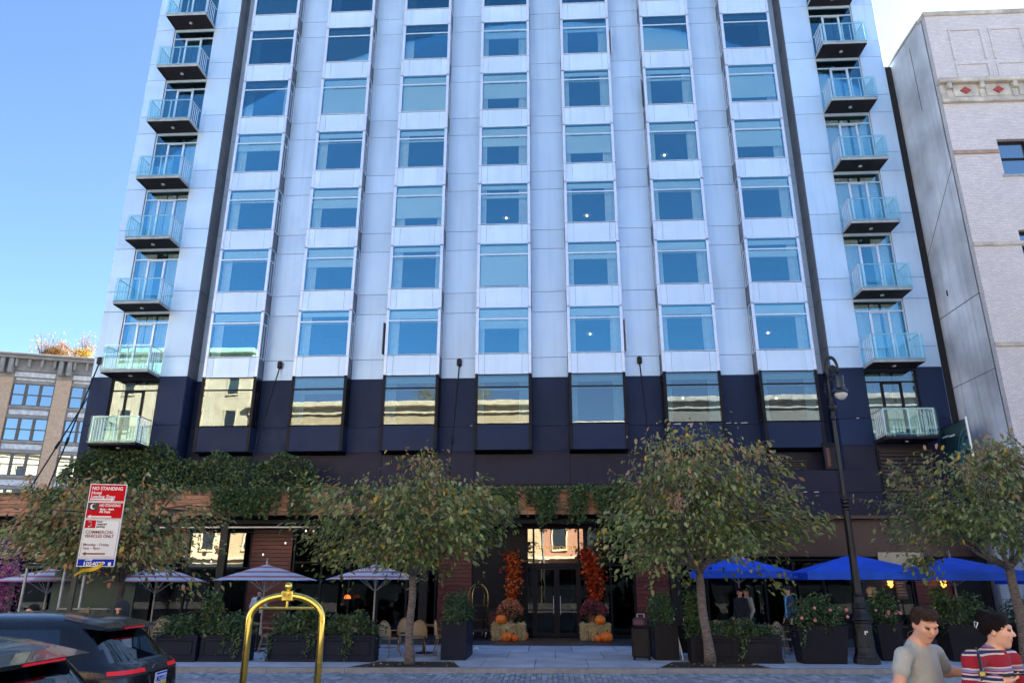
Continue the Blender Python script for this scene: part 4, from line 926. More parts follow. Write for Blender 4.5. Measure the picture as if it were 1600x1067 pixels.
def planter(label, x0, x1, y0, d, h, mat, fh, n, taper=0, trails=(), lights=.06, climber=None, flower=None, moulding=True):
    w = x1-x0; t = thing('planter_box', label, 'planter', ((x0+x1)/2, y0+d/2, .12), 0, GP); a = w/2; b = d/2; k = taper
    bx = MB(); vs = [(-a+k,-b+k,0),(a-k,-b+k,0),(a-k,b-k,0),(-a+k,b-k,0),(-a,-b,h),(a,-b,h),(a,b,h),(-a,b,h),(-a+.05,-b+.05,h),(a-.05,-b+.05,h),(a-.05,b-.05,h),(-a+.05,b-.05,h),(-a+.05,-b+.05,h-.1),(a-.05,-b+.05,h-.1),(a-.05,b-.05,h-.1),(-a+.05,b-.05,h-.1)]
    bx.add(vs, [(0,3,2,1),(0,1,5,4),(1,2,6,5),(2,3,7,6),(3,0,4,7),(4,5,9,8),(5,6,10,9),(6,7,11,10),(7,4,8,11),(8,9,13,12),(9,10,14,13),(10,11,15,14),(11,8,12,15),(12,13,14,15)])
    part('box', bx, mat, t)
    if moulding and not taper:
        part('rim', MB().cbox((-a-.03,-b-.03,h-.07),(a+.03,-b-.002,h-.01),.01).cbox((-a-.03,-b-.03,.0),(a+.03,-b-.002,.09),.01), mat, t)
        nn = max(1, round(w/1.2)); ww_ = w/nn
        for i in range(nn):
            xa = -a+i*ww_+.10; xb = -a+(i+1)*ww_-.10
            part('panel_moulding', MB().tube([(xa,-b-.008,.16),(xb,-b-.008,.16),(xb,-b-.008,h-.14),(xa,-b-.008,h-.14)],.012,5,closed=True), mat, t)
    cs = []
    for i in range(max(1,int(n/700))): pass
    m_ = [lf_sh, lf_shl, lf_iv]; p_ = [.62-lights, lights, .38]
    put('foliage', clump(n, (0,0,h+fh*.35), (a*1.10,b*1.3,fh*1.15), .085, m_, p_), t, kind='stuff')
    stm = MB()
    for i in range(10): xx = rnd.uniform(-a*.8,a*.8); stm.tube([(xx,rnd.uniform(-b,b)*.5,h-.1),(xx*1.1,rnd.uniform(-b,b)*.7,h+fh*.9)],[.01,.004],4)
    part('stems', stm, m_barkdark, t, kind='stuff')
    tl = []
    for (tx, L) in trails: trail(tl, tx-(x0+x1)/2, -b, h+.05, L)
    if tl: put('trailing_ivy', leaves(np.array(tl), .06, .8, .75, rng.choice(2,len(tl),p=[.6,.4]), [lf_iv, lf_shl]), t, kind='stuff')
    if climber:
        cx_, ch = climber; put('climber', clump(620, (cx_-(x0+x1)/2, .1, h+ch*.55), (.28,.2,ch*.6), .10, [lf_sh, lf_shl, lf_g], [.5,.15,.35]), t, kind='stuff')
        part('trellis_stake', MB().cyl((cx_-(x0+x1)/2,.1,h-.1),(cx_-(x0+x1)/2,.1,h+ch*1.1),.012,n=6), m_barkdark, t)
    if flower:
        C = np.array([(rnd.uniform(-a,a), -b-rnd.uniform(0,.15), h+fh*rnd.uniform(.2,.9)) for _ in range(flower)]); fl = MB()
        for q in C: fl.ball(tuple(q), .042, 7)
        part('blooms', fl, M('pink_bloom',(.62,.25,.22),.7) if 'pink_bloom' not in bpy.data.materials else bpy.data.materials['pink_bloom'], t, smooth='all', kind='stuff')
    return t
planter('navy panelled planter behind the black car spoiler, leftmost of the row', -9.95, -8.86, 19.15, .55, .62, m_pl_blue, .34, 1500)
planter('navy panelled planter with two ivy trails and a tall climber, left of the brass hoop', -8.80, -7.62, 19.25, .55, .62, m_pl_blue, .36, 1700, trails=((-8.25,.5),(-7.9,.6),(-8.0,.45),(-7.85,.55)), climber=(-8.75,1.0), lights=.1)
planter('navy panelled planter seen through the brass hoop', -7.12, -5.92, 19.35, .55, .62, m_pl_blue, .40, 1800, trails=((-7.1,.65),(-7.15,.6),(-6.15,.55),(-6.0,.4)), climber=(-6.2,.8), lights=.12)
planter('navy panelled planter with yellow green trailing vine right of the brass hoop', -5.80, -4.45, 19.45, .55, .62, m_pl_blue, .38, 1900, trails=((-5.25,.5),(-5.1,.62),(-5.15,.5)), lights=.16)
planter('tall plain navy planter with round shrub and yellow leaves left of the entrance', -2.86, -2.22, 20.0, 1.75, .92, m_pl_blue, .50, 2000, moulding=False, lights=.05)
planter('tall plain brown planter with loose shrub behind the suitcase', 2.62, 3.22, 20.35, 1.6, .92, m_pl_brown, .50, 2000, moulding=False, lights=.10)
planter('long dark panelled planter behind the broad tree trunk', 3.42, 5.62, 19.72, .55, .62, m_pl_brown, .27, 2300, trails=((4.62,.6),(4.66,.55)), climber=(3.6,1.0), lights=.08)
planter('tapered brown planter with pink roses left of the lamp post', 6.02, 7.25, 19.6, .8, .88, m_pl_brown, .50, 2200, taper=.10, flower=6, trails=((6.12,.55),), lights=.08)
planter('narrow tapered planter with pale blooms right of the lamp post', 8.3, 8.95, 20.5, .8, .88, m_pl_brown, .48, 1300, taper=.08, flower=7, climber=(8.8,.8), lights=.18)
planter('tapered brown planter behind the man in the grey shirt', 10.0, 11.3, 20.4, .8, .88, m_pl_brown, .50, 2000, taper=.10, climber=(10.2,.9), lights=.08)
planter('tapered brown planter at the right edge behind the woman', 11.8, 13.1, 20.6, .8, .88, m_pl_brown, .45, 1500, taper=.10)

# ------------------------------------------------------------------ cafe chairs and tables
m_rattan = M('rattan', (.36,.24,.13), .6, 0, .3, 60, bump=.5, bs=120, obj=True); m_weave = M('rattan_weave_pale', (.44,.34,.22), .7, 0, .35, 70, bump=.6, bs=140, obj=True); m_bw = None
def CHECK(name, a, b, s):
    m, nt, bs_, out = _base(name); c = nt.nodes.new('ShaderNodeTexChecker'); nt.links.new(_pos(nt, True), c.inputs[0]); c.inputs[1].default_value = (*a,1); c.inputs[2].default_value = (*b,1); c.inputs[3].default_value = s
    nt.links.new(c.outputs[0], bs_.inputs['Base Color']); bs_.inputs['Roughness'].default_value = .6; return m
m_check = CHECK('black_white_weave', (.015,.015,.02), (.7,.7,.7), 38)
def chair_proto(wm, fm_, lab):
    t = thing('bistro_chair', lab, 'chair', (0,0,.12)); fr = fm_
    part('seat', MB().lathe([(.20,.43),(.215,.445),(.21,.46),(.05,.455)],(0,0,0),18), wm, t, smooth=40)
    for sx in (-1,1):
        for sy in (-1,1): part('leg', MB().tube([(sx*.15,sy*.15,.44),(sx*.19,sy*.20,.2),(sx*.215,sy*.235,0)],.013,6), fr, t, smooth='all')
    part('stretcher', MB().tube([(.17*math.cos(a),.17*math.sin(a),.22) for a in [k*math.pi/8 for k in range(16)]],.008,5,closed=True), fr, t, smooth='all')
    arc = []
    for k in range(13):
        a = math.pi*k/12; arc.append((-.225*math.cos(a), .19+.05*math.sin(a), .47+.42*math.sin(a)**.7))
    part('back_loop', MB().tube([(-.21,.12,.44)]+arc+[(.21,.12,.44)],.015,6), fr, t, smooth='all')
    vs = []; n = 12
    for k in range(n+1):
        a = math.pi*k/n; vs += [(-.20*math.cos(a), .195+.03*math.sin(a), .50), (-.21*math.cos(a), .195+.05*math.sin(a), .49+.38*math.sin(a)**.7)]
    part('back_panel', MB().add(vs,[(2*k,2*k+2,2*k+3,2*k+1) for k in range(n)]), wm, t, smooth='all')
    for sx in (-1,1): part('arm', MB().tube([(sx*.22,.19,.66),(sx*.26,.02,.66),(sx*.21,-.14,.60),(sx*.18,-.17,.44)],.012,6), fr, t, smooth='all')
    return t
CH = [(-4.38,20.9,2.6,'pale rattan chair by the corner of the last navy planter'),(-4.20,22.3,.3,'rattan chair at the back of the table left of the tree trunk'),(-3.70,21.3,3.5,'wide rattan chair turned away, left of the tree trunk'),(-3.05,22.2,-.6,'pale rattan chair furthest right behind the tree trunk'),(-3.0,21.4,1.9,'rattan chair seen from the side right of the tree trunk'),
 (-11.2,21.8,.3,'rattan chair back showing above the shrubs under the second parasol'),(-9.4,21.6,.2,'rattan chair back above the planter with the tall climber'),(-8.0,21.7,2.0,'rattan chair beside the waiter table'),(-6.6,21.5,.5,'rattan chair peeping between the two planters at the brass hoop'),(-5.9,22.2,-.3,'rattan chair under the parasol with the orange lamp behind'),(-8.3,25.0,.1,'tan chair standing right of the waiter')]
ch0 = None
for x, y, rz, lab in CH:
    if ch0 is None: ch0 = chair_proto(m_weave, m_rattan, lab); ch0['group'] = 'rattan cafe chairs on the left terrace'; ch0.location = (x,y,.12); ch0.rotation_euler.z = rz
    else: dup(ch0, (x,y,.12), rz, lab)
c2 = chair_proto(m_check, m_rattan, 'black and white woven chair with rounded back above the long planter'); c2.location = (4.55,21.6,.12); c2.rotation_euler.z = .2; c2['group'] = 'woven chairs on the right terrace'
for x, y, rz, lab in ((6.2,21.3,1.9,'woven chair beside the man in the cap'),(7.65,22.0,2.5,'woven chair in the gap left of the lamp post base'),(9.75,21.6,-1.7,'woven chair between the tapered planters behind the man'),(11.6,21.8,.2,'woven chair above the planter behind the woman'),(5.5,22.6,.6,'woven chair behind the long planter near the two standing people')): dup(c2, (x,y,.12), rz, lab)
m_ttop = M('table_top', (.18,.10,.06), .4, 0, .2, 4)
t0 = thing('cafe_table', 'square cafe table among the rattan chairs by the tree trunk', 'table', (-3.6,21.9,.12), 0, 'cafe tables on the terraces')
part('top', MB().cbox((-.36,-.36,.71),(.36,.36,.745),.01), m_ttop, t0); part('pedestal', MB().cyl((0,0,.03),(0,0,.71),.03,n=10), m_black, t0, smooth=40); part('foot', MB().lathe([(.24,0),(.24,.02),(.04,.05)],(0,0,0),14), m_black, t0, smooth=30)
for x, y, lab in ((-8.5,22.2,'square cafe table in front of the waiter'),(-5.9,22.7,'square cafe table under the parasol nearest the entrance'),(-11.8,22.4,'square cafe table under the second parasol'),(6.0,22.2,'square cafe table in front of the man in the cap'),(9.4,22.4,'square cafe table behind the lamp post')): dup(t0, (x,y,.12), 0, lab)

# ------------------------------------------------------------------ bishop's crook lamp post
t = thing('street_lamp', 'tall black cast iron lamp post with curled crook on the right pavement', 'street lamp', (7.68,19.85,.12)); t.scale = (.84,.84,1)
oct_ = lambda w: 1/max(abs(math.cos((w+math.pi/8) % (math.pi/4)-math.pi/8)), .9)
part('base', MB().lathe([(.34,0),(.34,.13),(.31,.16),(.30,.20),(.27,.24),(.255,.30),(.235,.92),(.25,.95),(.25,.98),(.30,1.02),(.28,1.08),(.24,1.13),(.20,1.2),(.19,1.26),(.215,1.29),(.20,1.33),(.16,1.40),(.15,1.55),(.165,1.58),(.14,1.62)],(0,0,0),8,sq=oct_), m_cast, t, smooth=25)
for k in range(8):
    a = 2*math.pi*k/8; c, s = math.cos(a), math.sin(a); part('base_panel', MB().add([(c*.245-s*.06,s*.245+c*.06,.36),(c*.245+s*.06,s*.245-c*.06,.36),(c*.232+s*.055,s*.232-c*.055,.86),(c*.232-s*.055,s*.232+c*.055,.86),(c*.262-s*.045,s*.262+c*.045,.39),(c*.262+s*.045,s*.262-c*.045,.39),(c*.248+s*.04,s*.248-c*.04,.83),(c*.248-s*.04,s*.248+c*.04,.83)],[(4,5,6,7),(0,1,5,4),(1,2,6,5),(2,3,7,6),(3,0,4,7)]), m_cast, t)
part('shaft', MB().lathe([(.125,1.6),(.115,2.2),(.10,3.55),(.095,3.7)],(0,0,0),14).lathe([(.08,3.9),(.072,4.6),(.058,6.1)],(0,0,0),14), m_cast, t, smooth=40)
for z in (3.66,3.75,3.84,3.93): part('ring', MB().lathe([(.09,0),(.128,.02),(.128,.055),(.09,.075)],(0,0,z),14), m_cast, t, smooth=30)
part('capital', MB().lathe([(.058,6.05),(.085,6.09),(.085,6.13),(.065,6.17),(.065,6.28),(.09,6.32),(.14,6.38),(.15,6.43),(.09,6.46),(.05,6.6),(.075,6.68),(.05,6.75),(.045,7.2),(.065,7.25),(.04,7.3)],(0,0,0),14), m_cast, t, smooth=30)
def arc(cx, cz, r, a0, a1, n=16, sq=1): return [(cx+r*math.cos(R(a0+(a1-a0)*i/n)), 0, cz+r*sq*math.sin(R(a0+(a1-a0)*i/n))) for i in range(n+1)]
part('crook', MB().tube([(0,0,7.2),(0,0,7.45)]+arc(.175,7.55,.175,180,-10,18,1.55)+[(.345,0,7.35)],[.06]*2+[.058-.012*i/18 for i in range(19)]+[.045],8), m_cast, t, smooth='all')
part('scroll', MB().tube([(.30,0,7.42)]+arc(.2,7.5,.085,-30,330,16)+arc(.19,7.5,.045,-30,260,8),.026,6).tube([(0,0,7.2)]+arc(.09,7.25,.075,200,520,14),.026,6).tube(arc(-.07,7.0,.06,-20,300,12),.014,6), m_cast, t, smooth='all')
part('ladder_rest', MB().cyl((-.16,0,6.85),(.05,0,6.85),.016,n=6).ball((-.17,0,6.85),.03,8).tube([(-.1,0,6.5),(-.13,0,6.85),(-.11,0,7.25)],.012,5), m_cast, t, smooth='all')
lu = part('luminaire', MB().lathe([(.04,.0),(.06,-.05),(.16,-.07),(.165,-.10),(.16,-.42),(.19,-.45),(.25,-.50),(.255,-.55),(.20,-.57)],(.345,0,7.36),16), M('lamp_blue_black',(.012,.018,.03),.25,.2), t, smooth=35)
part('globe', MB().lathe([(.205,-.565),(.20,-.62),(.15,-.69),(.07,-.74),(.01,-.75)],(.345,0,7.36),16), M('frosted_globe',(.55,.55,.55),.3), lu, smooth='all')
part('sticker', MB().box((-.06,-.262,.72),(.04,-.256,.76)).box((-.06,-.262,.67),(-.02,-.256,.72)), M('sticker_white',(.7,.7,.7),.5), t)

# ------------------------------------------------------------------ luggage carts
def cart(label, loc, rotz, wid, h, r, mat, bird):
    t = thing('luggage_cart', label, 'luggage cart', loc, rotz); a = wid/2
    part('platform', MB().cbox((-a-.04,-.28 if not bird else -.33,.26),(a+.04,.28 if not bird else .33,.34),.02), M('cart_deck',(.05,.02,.02),.8) if 'cart_deck' not in bpy.data.materials else bpy.data.materials['cart_deck'], t)
    part('bumper', MB().tube([(-a-.04,-.3,.29),(a+.04,-.3,.29),(a+.04,.3,.29),(-a-.04,.3,.29)],.025,6,closed=True), mat, t, smooth='all')
    for sx in (-1,1):
        for sy in (-1,1):
            w = part('wheel', MB().cyl((sx*(a-.08)-.02,sy*.22,.1),(sx*(a-.08)+.02,sy*.22,.1),.1,n=16), m_black, t, smooth=40); part('fork', MB().cbox((sx*(a-.08)-.03,sy*.22-.02,.1),(sx*(a-.08)+.03,sy*.22+.02,.26),.006), m_steel, w)
    if not bird:
        rr = a*.98
        pts = [(-a,0,.34),(-a,0,h-rr*.62)]+[(-a+ (a)*(1-math.cos(R(q))), 0, h-rr*.62+rr*.62*math.sin(R(q))) for q in range(10,90,10)]
        pts += [(-p[0],0,p[2]) for p in pts[::-1]]
        part('hoop', MB().tube(pts, r, 12), mat, t, smooth='all')
        part('hanging_bar', MB().cyl((-a*.80,0,h-.115),(a*.80,0,h-.115),r*.42,n=8), mat, t, smooth=40)
        part('hanger_post', MB().cyl((0,0,h-.115),(0,0,h),r*.4,n=8), mat, t, smooth=40)
        part('clamp', MB().cbox((-.055,-r*1.25,h-r*1.5),(.055,r*1.25,h+r*1.4),.008), mat, t)
    else:
        for sx in (-1,1):
            for sy in (-1,1):
                pts = [(sx*a*.9,sy*.26,.34),(sx*a*.9,sy*.26,h-.45)]+[(sx*a*.9*math.cos(R(q)),sy*.26*math.cos(R(q)),h-.45+.42*math.sin(R(q))) for q in range(12,90,13)]
                part('post', MB().tube(pts, r, 8), mat, t, smooth='all')
        for z in (.75,1.2):
            part('rail', MB().cyl((-a*.9,-.26,z-.1),(a*.9,-.26,z-.1),r*.6,n=6).cyl((-a*.9,.26,z-.1),(a*.9,.26,z-.1),r*.6,n=6), mat, t, smooth=40)
        part('hanging_bar', MB().cyl((-a*.5,0,h-.14),(a*.5,0,h-.14),r*.6,n=6), mat, t)
    part('finial', MB().cyl((0,0,h-.03),(0,0,h+r*1.9),r*.5,n=8).ball((0,0,h+r*2.6),r*1.15,14), mat, t, smooth='all')
    return t
p = PY(450,930,7.4); cart('shiny brass luggage cart hoop standing in the street in the foreground', (p.x,7.4,.0), R(3), .70, p.z-.0, .033, m_brass, False)
cart('old brass birdcage luggage cart in the dark recess left of the entrance', (PY(747,960,27.0).x,27.0,.12), R(20), .62, 1.86, .020, m_brass_old, True)

# ------------------------------------------------------------------ autumn display at the entrance
m_pump = M('pumpkin', (.78,.17,.012), .45, 0, .2, 6, obj=True); m_stem = M('pumpkin_stem', (.10,.09,.04), .8)
m_straw = LEAF('straw', (.55,.42,.20), (.80,.66,.38), .1, .7)
def pumpkin(label, px, py, Y, r, z0=.12, sq=.82):
    x = PY(px, py, Y).x; t = thing('pumpkin', label, 'pumpkin', (x, Y, z0), rnd.random()*6, 'pumpkins at the entrance')
    pr = [(.05*r,.10*r*sq),(.45*r,.0),(.85*r,.28*r*sq),(1*r,.85*r*sq),(.93*r,1.35*r*sq),(.65*r,1.75*r*sq),(.30*r,1.86*r*sq),(.06*r,1.74*r*sq)]
    part('rind', MB().lathe(pr,(0,0,0),40,sq=lambda w: 1-.09*abs(math.cos(4.5*w))**3), m_pump, t, smooth='all'); part('stem', MB().tube([(0,0,1.70*r*sq),(.02,0,1.95*r*sq),(.05,.01,2.15*r*sq)],[.03,.02,.026],7), m_stem, t, smooth='all')
def bale(label, px0, px1, y0, Y):
    a = PY(px0,995,Y).x; b = PY(px1,995,Y).x; w = b-a; h = .52; t = thing('hay_bale', label, 'hay bale', ((a+b)/2, Y+.22, .12)); d = .44
    part('core', MB().cbox((-w/2+.03,-.19,.0),(w/2-.03,.19,h-.03),.04), M('straw_core',(.34,.25,.11),.95,0,.3,30) if 'straw_core' not in bpy.data.materials else bpy.data.materials['straw_core'], t)
    N = 2600; P = np.stack([rng.uniform(-w/2,w/2,N), rng.uniform(-.22,.22,N), rng.uniform(0,h,N)],1); f = rng.integers(0,4,N)
    P[f==0,1] = -.21; P[f==1,2] = h-.02; P[f==2,0] = w/2-.02; P[f==3,0] = -w/2+.02
    D = rng.normal(size=(N,3)); D[f==0,1] *= .3; D[f==1,2] *= .3; D /= np.linalg.norm(D,axis=1)[:,None]; D *= rng.uniform(.05,.13,N)[:,None]; Wv = np.cross(D, rng.normal(size=(N,3))); Wv /= np.linalg.norm(Wv,axis=1)[:,None]; Wv *= .006
    P[:,2] = np.maximum(P[:,2], .02); V = np.stack([P-D-Wv,P-D+Wv,P+D+Wv,P+D-Wv],1).reshape(-1,3); V[:,2] = np.maximum(V[:,2],.004)
    put('straw', quad_mesh('straw', V, np.arange(4*N).reshape(-1,4), [m_straw]), t, kind='stuff')
    for sx in (-.28,.28): part('twine', MB().tube([(w*sx,-.215,0),(w*sx,-.215,h),(w*sx,.2,h)],.007,4), m_stem, t)
    return t
bale('straw bale with orange mums left of the entrance doors', 770, 818, 0, 26.6); bale('straw bale with dark red mums right of the entrance doors', 910, 952, 0, 26.7)
pumpkin('orange pumpkin on top of the left straw bale', 783, 972, 26.68, .20, .64); pumpkin('large orange pumpkin on the ground before the left straw bale', 792, 994, 26.25, .20); pumpkin('small orange pumpkin beside the larger one before the left bale', 804, 995, 26.3, .155); pumpkin('orange pumpkin half hidden behind the right end of the left bale', 818, 990, 26.98, .18)
pumpkin('orange pumpkin on top of the right straw bale', 938, 974, 26.75, .19, .64); pumpkin('small orange pumpkin on the ground left of the dark one at the right bale', 935, 995, 26.3, .155); pumpkin('dark orange pumpkin on the ground at the right bale', 948, 993, 26.25, .21)
m_mum1 = LEAF('mum_peach', (.52,.16,.08), (.72,.30,.18), .1); m_mum2 = LEAF('mum_burgundy', (.22,.03,.05), (.45,.12,.14), .1); m_pot = M('terracotta_pot', (.26,.13,.075), .8)
def mums(label, px, py, Y, mat, z0):
    x = PY(px, py, Y).x; t = thing('potted_mums', label, 'potted flowers', (x, Y, z0)); part('pot', MB().lathe([(.13,0),(.17,.24),(.185,.24),(.185,.28),(.15,.28)],(0,0,0),16), m_pot, t, smooth=30)
    N = 800; d = rng.normal(size=(N,3)); d[:,2] = np.abs(d[:,2])-.25; d /= np.linalg.norm(d,axis=1)[:,None]; C = np.array([0,0,.38])+d*np.array([.42,.38,.38])*rng.uniform(.93,1.04,(N,1))
    put('blooms', leaves(C, .075, -.2, .9, None, [mat], out=d), t, kind='stuff'); put('foliage', clump(700,(0,0,.36),(.38,.34,.34),.07,[lf_sh],[1.],hollow=.2), t, kind='stuff')
mums('dome of peach orange mums in a clay pot on the left straw bale', 797, 960, 26.98, m_mum1, .64); mums('dome of burgundy mums in a clay pot on the right straw bale', 927, 962, 27.08, m_mum2, .64)
def garland(label, pts, Y, r, n, mats, p):
    P0 = [PY(a, b, Y) for a, b in pts]; base = P0[-1].copy(); t = thing('autumn_garland', label, 'garland', (base.x, Y, base.z)); C = []
    L = len(P0)-1
    for k in range(n):
        u = rnd.random()*L; i = min(L-1,int(u)); q = P0[i].lerp(P0[i+1], u-i)-base; rr_ = r[i]*(1-(u-i))+r[i+1]*(u-i); C.append((q.x+rnd.gauss(0,rr_*.5), q.y+rnd.gauss(0,.12), q.z+rnd.gauss(0,.1)))
    put('foliage', leaves(np.array(C), .12, .4, .75, rng.choice(len(mats),n,p=p), mats), t, kind='stuff'); part('branch', MB().tube([tuple(q-base) for q in P0]+[(.05,0,-.35),(.0,0,-1.0)],.025,6), m_bark, t, smooth='all')
garland('tall garland of rust and orange autumn leaves left of the doors', ((800,865),(803,890),(801,915),(800,940),(803,952)), 27.7, (.28,.31,.26,.20,.10), 1150, [lf_red,lf_rust,lf_or], [.28,.52,.20])
garland('tall garland of deep red autumn leaves right of the doors', ((918,862),(922,885),(930,905),(929,930),(928,945)), 27.7, (.24,.36,.34,.22,.11), 1200, [lf_red,lf_rust,lf_or], [.66,.28,.06])
for px_, lab in ((806,'black pot holding the rust garland left of the doors'),(934,'black pot holding the red garland right of the doors')):
    t = thing('garland_pot', lab, 'pot', (PY(px_,980,27.5).x,27.55,.12)); part('pot', MB().lathe([(.16,0),(.24,.5),(.27,.5),(.27,.56),(.2,.56)],(0,0,0),16), m_black, t, smooth=30); put('foliage', clump(500,(0,0,.85),(.36,.3,.4),.09,[lf_sh],[1.]), t, kind='stuff')
# ------------------------------------------------------------------ small things on the pavement
m_case = M('suitcase_shell', (.008,.008,.011), .45, 0, .2, 6, spec=.25); p = PZ(1004,1031,.12)
t = thing('suitcase', 'black upright suitcase with a purple bag on top beside the brown planter', 'suitcase', (p.x+.0,p.y+.05,.12), R(-14))
part('shell', MB().cbox((-.24,-.14,.06),(.24,.14,.78),.04), m_case, t)
for k in range(5): part('ridge', MB().cbox((-.19+k*.085,-.15,.12),(-.16+k*.085,-.138,.72),.004), m_case, t)
for sx in (-1,1):
    for sy in (-1,1): part('wheel', MB().cyl((sx*.19-.015,sy*.1,.03),(sx*.19+.015,sy*.1,.03),.03,n=10), m_black, t)
part('handle', MB().tube([(-.09,.08,.78),(-.09,.08,1.1),(.09,.08,1.1),(.09,.08,.78)],.012,6), m_steel, t)
part('bag', MB().cbox((-.2,-.12,.785),(.16,.10,1.02),.06), M('purple_bag',(.06,.02,.04),.5), t)
p = PZ(1073,1030,.12); t = thing('folding_stand', 'folded dark stand leaning between the brown planters', 'stand', (p.x,p.y+.15,.12), R(8))
for dx in (-.1,.16): part('leg', MB().tube([(dx,-.1,0),(dx-.12,.1,1.0)],.016,6), m_steel, t); part('leg', MB().tube([(dx,.25,0),(dx-.12,.02,.95)],.016,6), m_black, t)
part('board', MB().add([(-.08,-.07,.15),(.18,-.07,.15),(.08,.06,.8),(-.18,.06,.8),(-.08,-.05,.15),(.18,-.05,.15),(.08,.08,.8),(-.18,.08,.8)],[(0,1,2,3),(4,7,6,5),(0,4,5,1),(1,5,6,2),(2,6,7,3),(3,7,4,0)]), m_darkframe, t)
p = PZ(743,1015,.12); t = thing('paper_litter', 'small crumpled white paper on the flagstones right of the navy planter', 'litter', (p.x,p.y,.12)); part('paper', MB().add([(-.1,-.06,.0),(.02,-.08,.05),(.1,-.03,.0),(.08,.06,.06),(-.04,.07,.0),(0,0,.09)],[(0,1,5),(1,2,5),(2,3,5),(3,4,5),(4,0,5)]), M('white_paper',(.75,.75,.75),.8), t); part('black_cap', MB().cbox((-.22,-.06,.0),(-.1,.06,.06),.015), m_black, t)
# lanterns, menu board, table lamp, interior shelf
m_lan = EMIT('lantern_amber', (1,.42,.06), .5)
for px_, lab in ((1391,'amber wall lantern left of the menu board on the right storefront'),(1474,'amber wall lantern right of the menu board on the right storefront')):
    p = PY(px_,910,28.55); t = thing('wall_lantern', lab, 'lantern', tuple(p), 0, 'amber wall lanterns')
    part('lamp', MB().lathe([(.03,.24),(.08,.2),(.10,.15),(.08,.1),(.10,.05),(.075,-.02),(.095,-.07),(.05,-.15),(.02,-.17)],(0,0,0),12), m_lan, t, smooth=40); part('bracket', MB().tube([(0,0,.24),(0,0,.35),(0,.34,.35)],.012,6), m_black, t); part('cap', MB().lathe([(.09,.23),(.02,.30)],(0,0,0),12), m_black, t)
p0 = PY(1398,905,28.7); p1 = PY(1420,936,28.7); t = thing('menu_board', 'brown menu board with rows of faint lettering between the amber lanterns', 'menu board', (p0.x,28.7,p1.z)); w_, h_ = p1.x-p0.x, p0.z-p1.z
part('board', MB().cbox((0,0,0),(w_,.04,h_),.01), M('menu_brown',(.10,.05,.028),.7), t)
for k in range(5): part('text_row', MB().box((.06,-.006,h_*(.8-.15*k)),(w_*rnd.uniform(.6,.92),-.001,h_*(.8-.15*k)+.03)), M('menu_text',(.4,.3,.2),.8) if 'menu_text' not in bpy.data.materials else bpy.data.materials['menu_text'], t)
p0 = PY(1372,867,28.6); p1 = PY(1445,878,28.6); t = thing('cream_valance', 'cream painted board above the blue parasols on the right storefront', 'board', (p0.x,28.6,p1.z-.15)); part('panel', MB().cbox((0,0,0),(p1.x-p0.x,.06,.5),.01), M('cream_paint',(.66,.5,.32),.6), t)
p = PY(543,932,27.6); t = thing('table_lamp', 'small glowing orange dome lamp on the dark terrace left of the tree', 'lamp', (p.x,27.6,.86)); part('shade', MB().lathe([(.12,0),(.115,.05),(.08,.11),(.02,.13)],(0,0,p.z-.92),14), EMIT('orange_shade',(1,.16,.02),.25), t, smooth='all'); part('stem', MB().cyl((0,0,0),(0,0,p.z-.92),.012,n=6), m_black, t)
t = thing('host_stand', 'dark wooden stand carrying the orange lamp on the terrace', 'stand', (p.x,27.6,.12)); part('top', MB().cbox((-.35,-.25,.70),(.35,.25,.74),.01), m_ttop, t); part('body', MB().cbox((-.3,-.2,0),(.3,.2,.70),.01), m_darkframe, t)
# bar shelf with bottles in the left window
p = PY(345,965,28.7); t = thing('bar_shelf', 'bar shelf with bottles glimpsed behind the left storefront window', 'shelf', (p.x-.6,29.2,.12)); 
for z in (1.0,1.55,2.1): part('shelf', MB().box((-1.6,0,z),(1.8,.3,z+.03)), M('shelf_teal',(.06,.10,.10),.4) if 'shelf_teal' not in bpy.data.materials else bpy.data.materials['shelf_teal'], t)
part('back', MB().box((-1.6,.3,.9),(1.8,.33,2.6)), M('shelf_back',(.05,.08,.085),.3), t)
mg = M('bottle_glass',(.10,.16,.15),.1); bt = MB().lathe([(.035,0),(.036,.17),(.014,.22),(.013,.29)],(0,0,0),8).mesh('bottle', mg, 40)
for k in range(22): put('bottle', bt, t, (-1.5+.15*k, .15, 1.58 if k%2 else 1.03))
bag = thing('handbag', 'tan leather handbag on the window ledge behind the climber', 'bag', (PY(343,945,28.0).x,28.0,PY(343,955,28.0).z)); part('body', MB().add([(-.2,-.06,0),(.2,-.06,0),(.2,.06,0),(-.2,.06,0),(-.15,-.04,.32),(.15,-.04,.32),(.15,.04,.32),(-.15,.04,.32)],[(0,1,5,4),(1,2,6,5),(2,3,7,6),(3,0,4,7),(4,5,6,7),(0,3,2,1)]), M('tan_leather',(.40,.14,.05),.5), bag); part('handle', MB().tube([(-.09,0,.32),(-.06,0,.45),(.06,0,.45),(.09,0,.32)],.01,6), M('tan_leather2',(.3,.10,.04),.5), bag)
led = thing('window_ledge', 'dark ledge in front of the left storefront carrying the handbag', 'ledge', (PY(343,945,28.0).x,28.0,.12)); part('top', MB().cbox((-.9,-.18,PY(343,955,28.0).z-.17),(.9,.18,PY(343,955,28.0).z-.12),.01), m_black, led); part('support', MB().box((-.85,-.1,0),(-.8,.1,PY(343,955,28.0).z-.17)).box((.8,-.1,0),(.85,.1,PY(343,955,28.0).z-.17)), m_black, led)
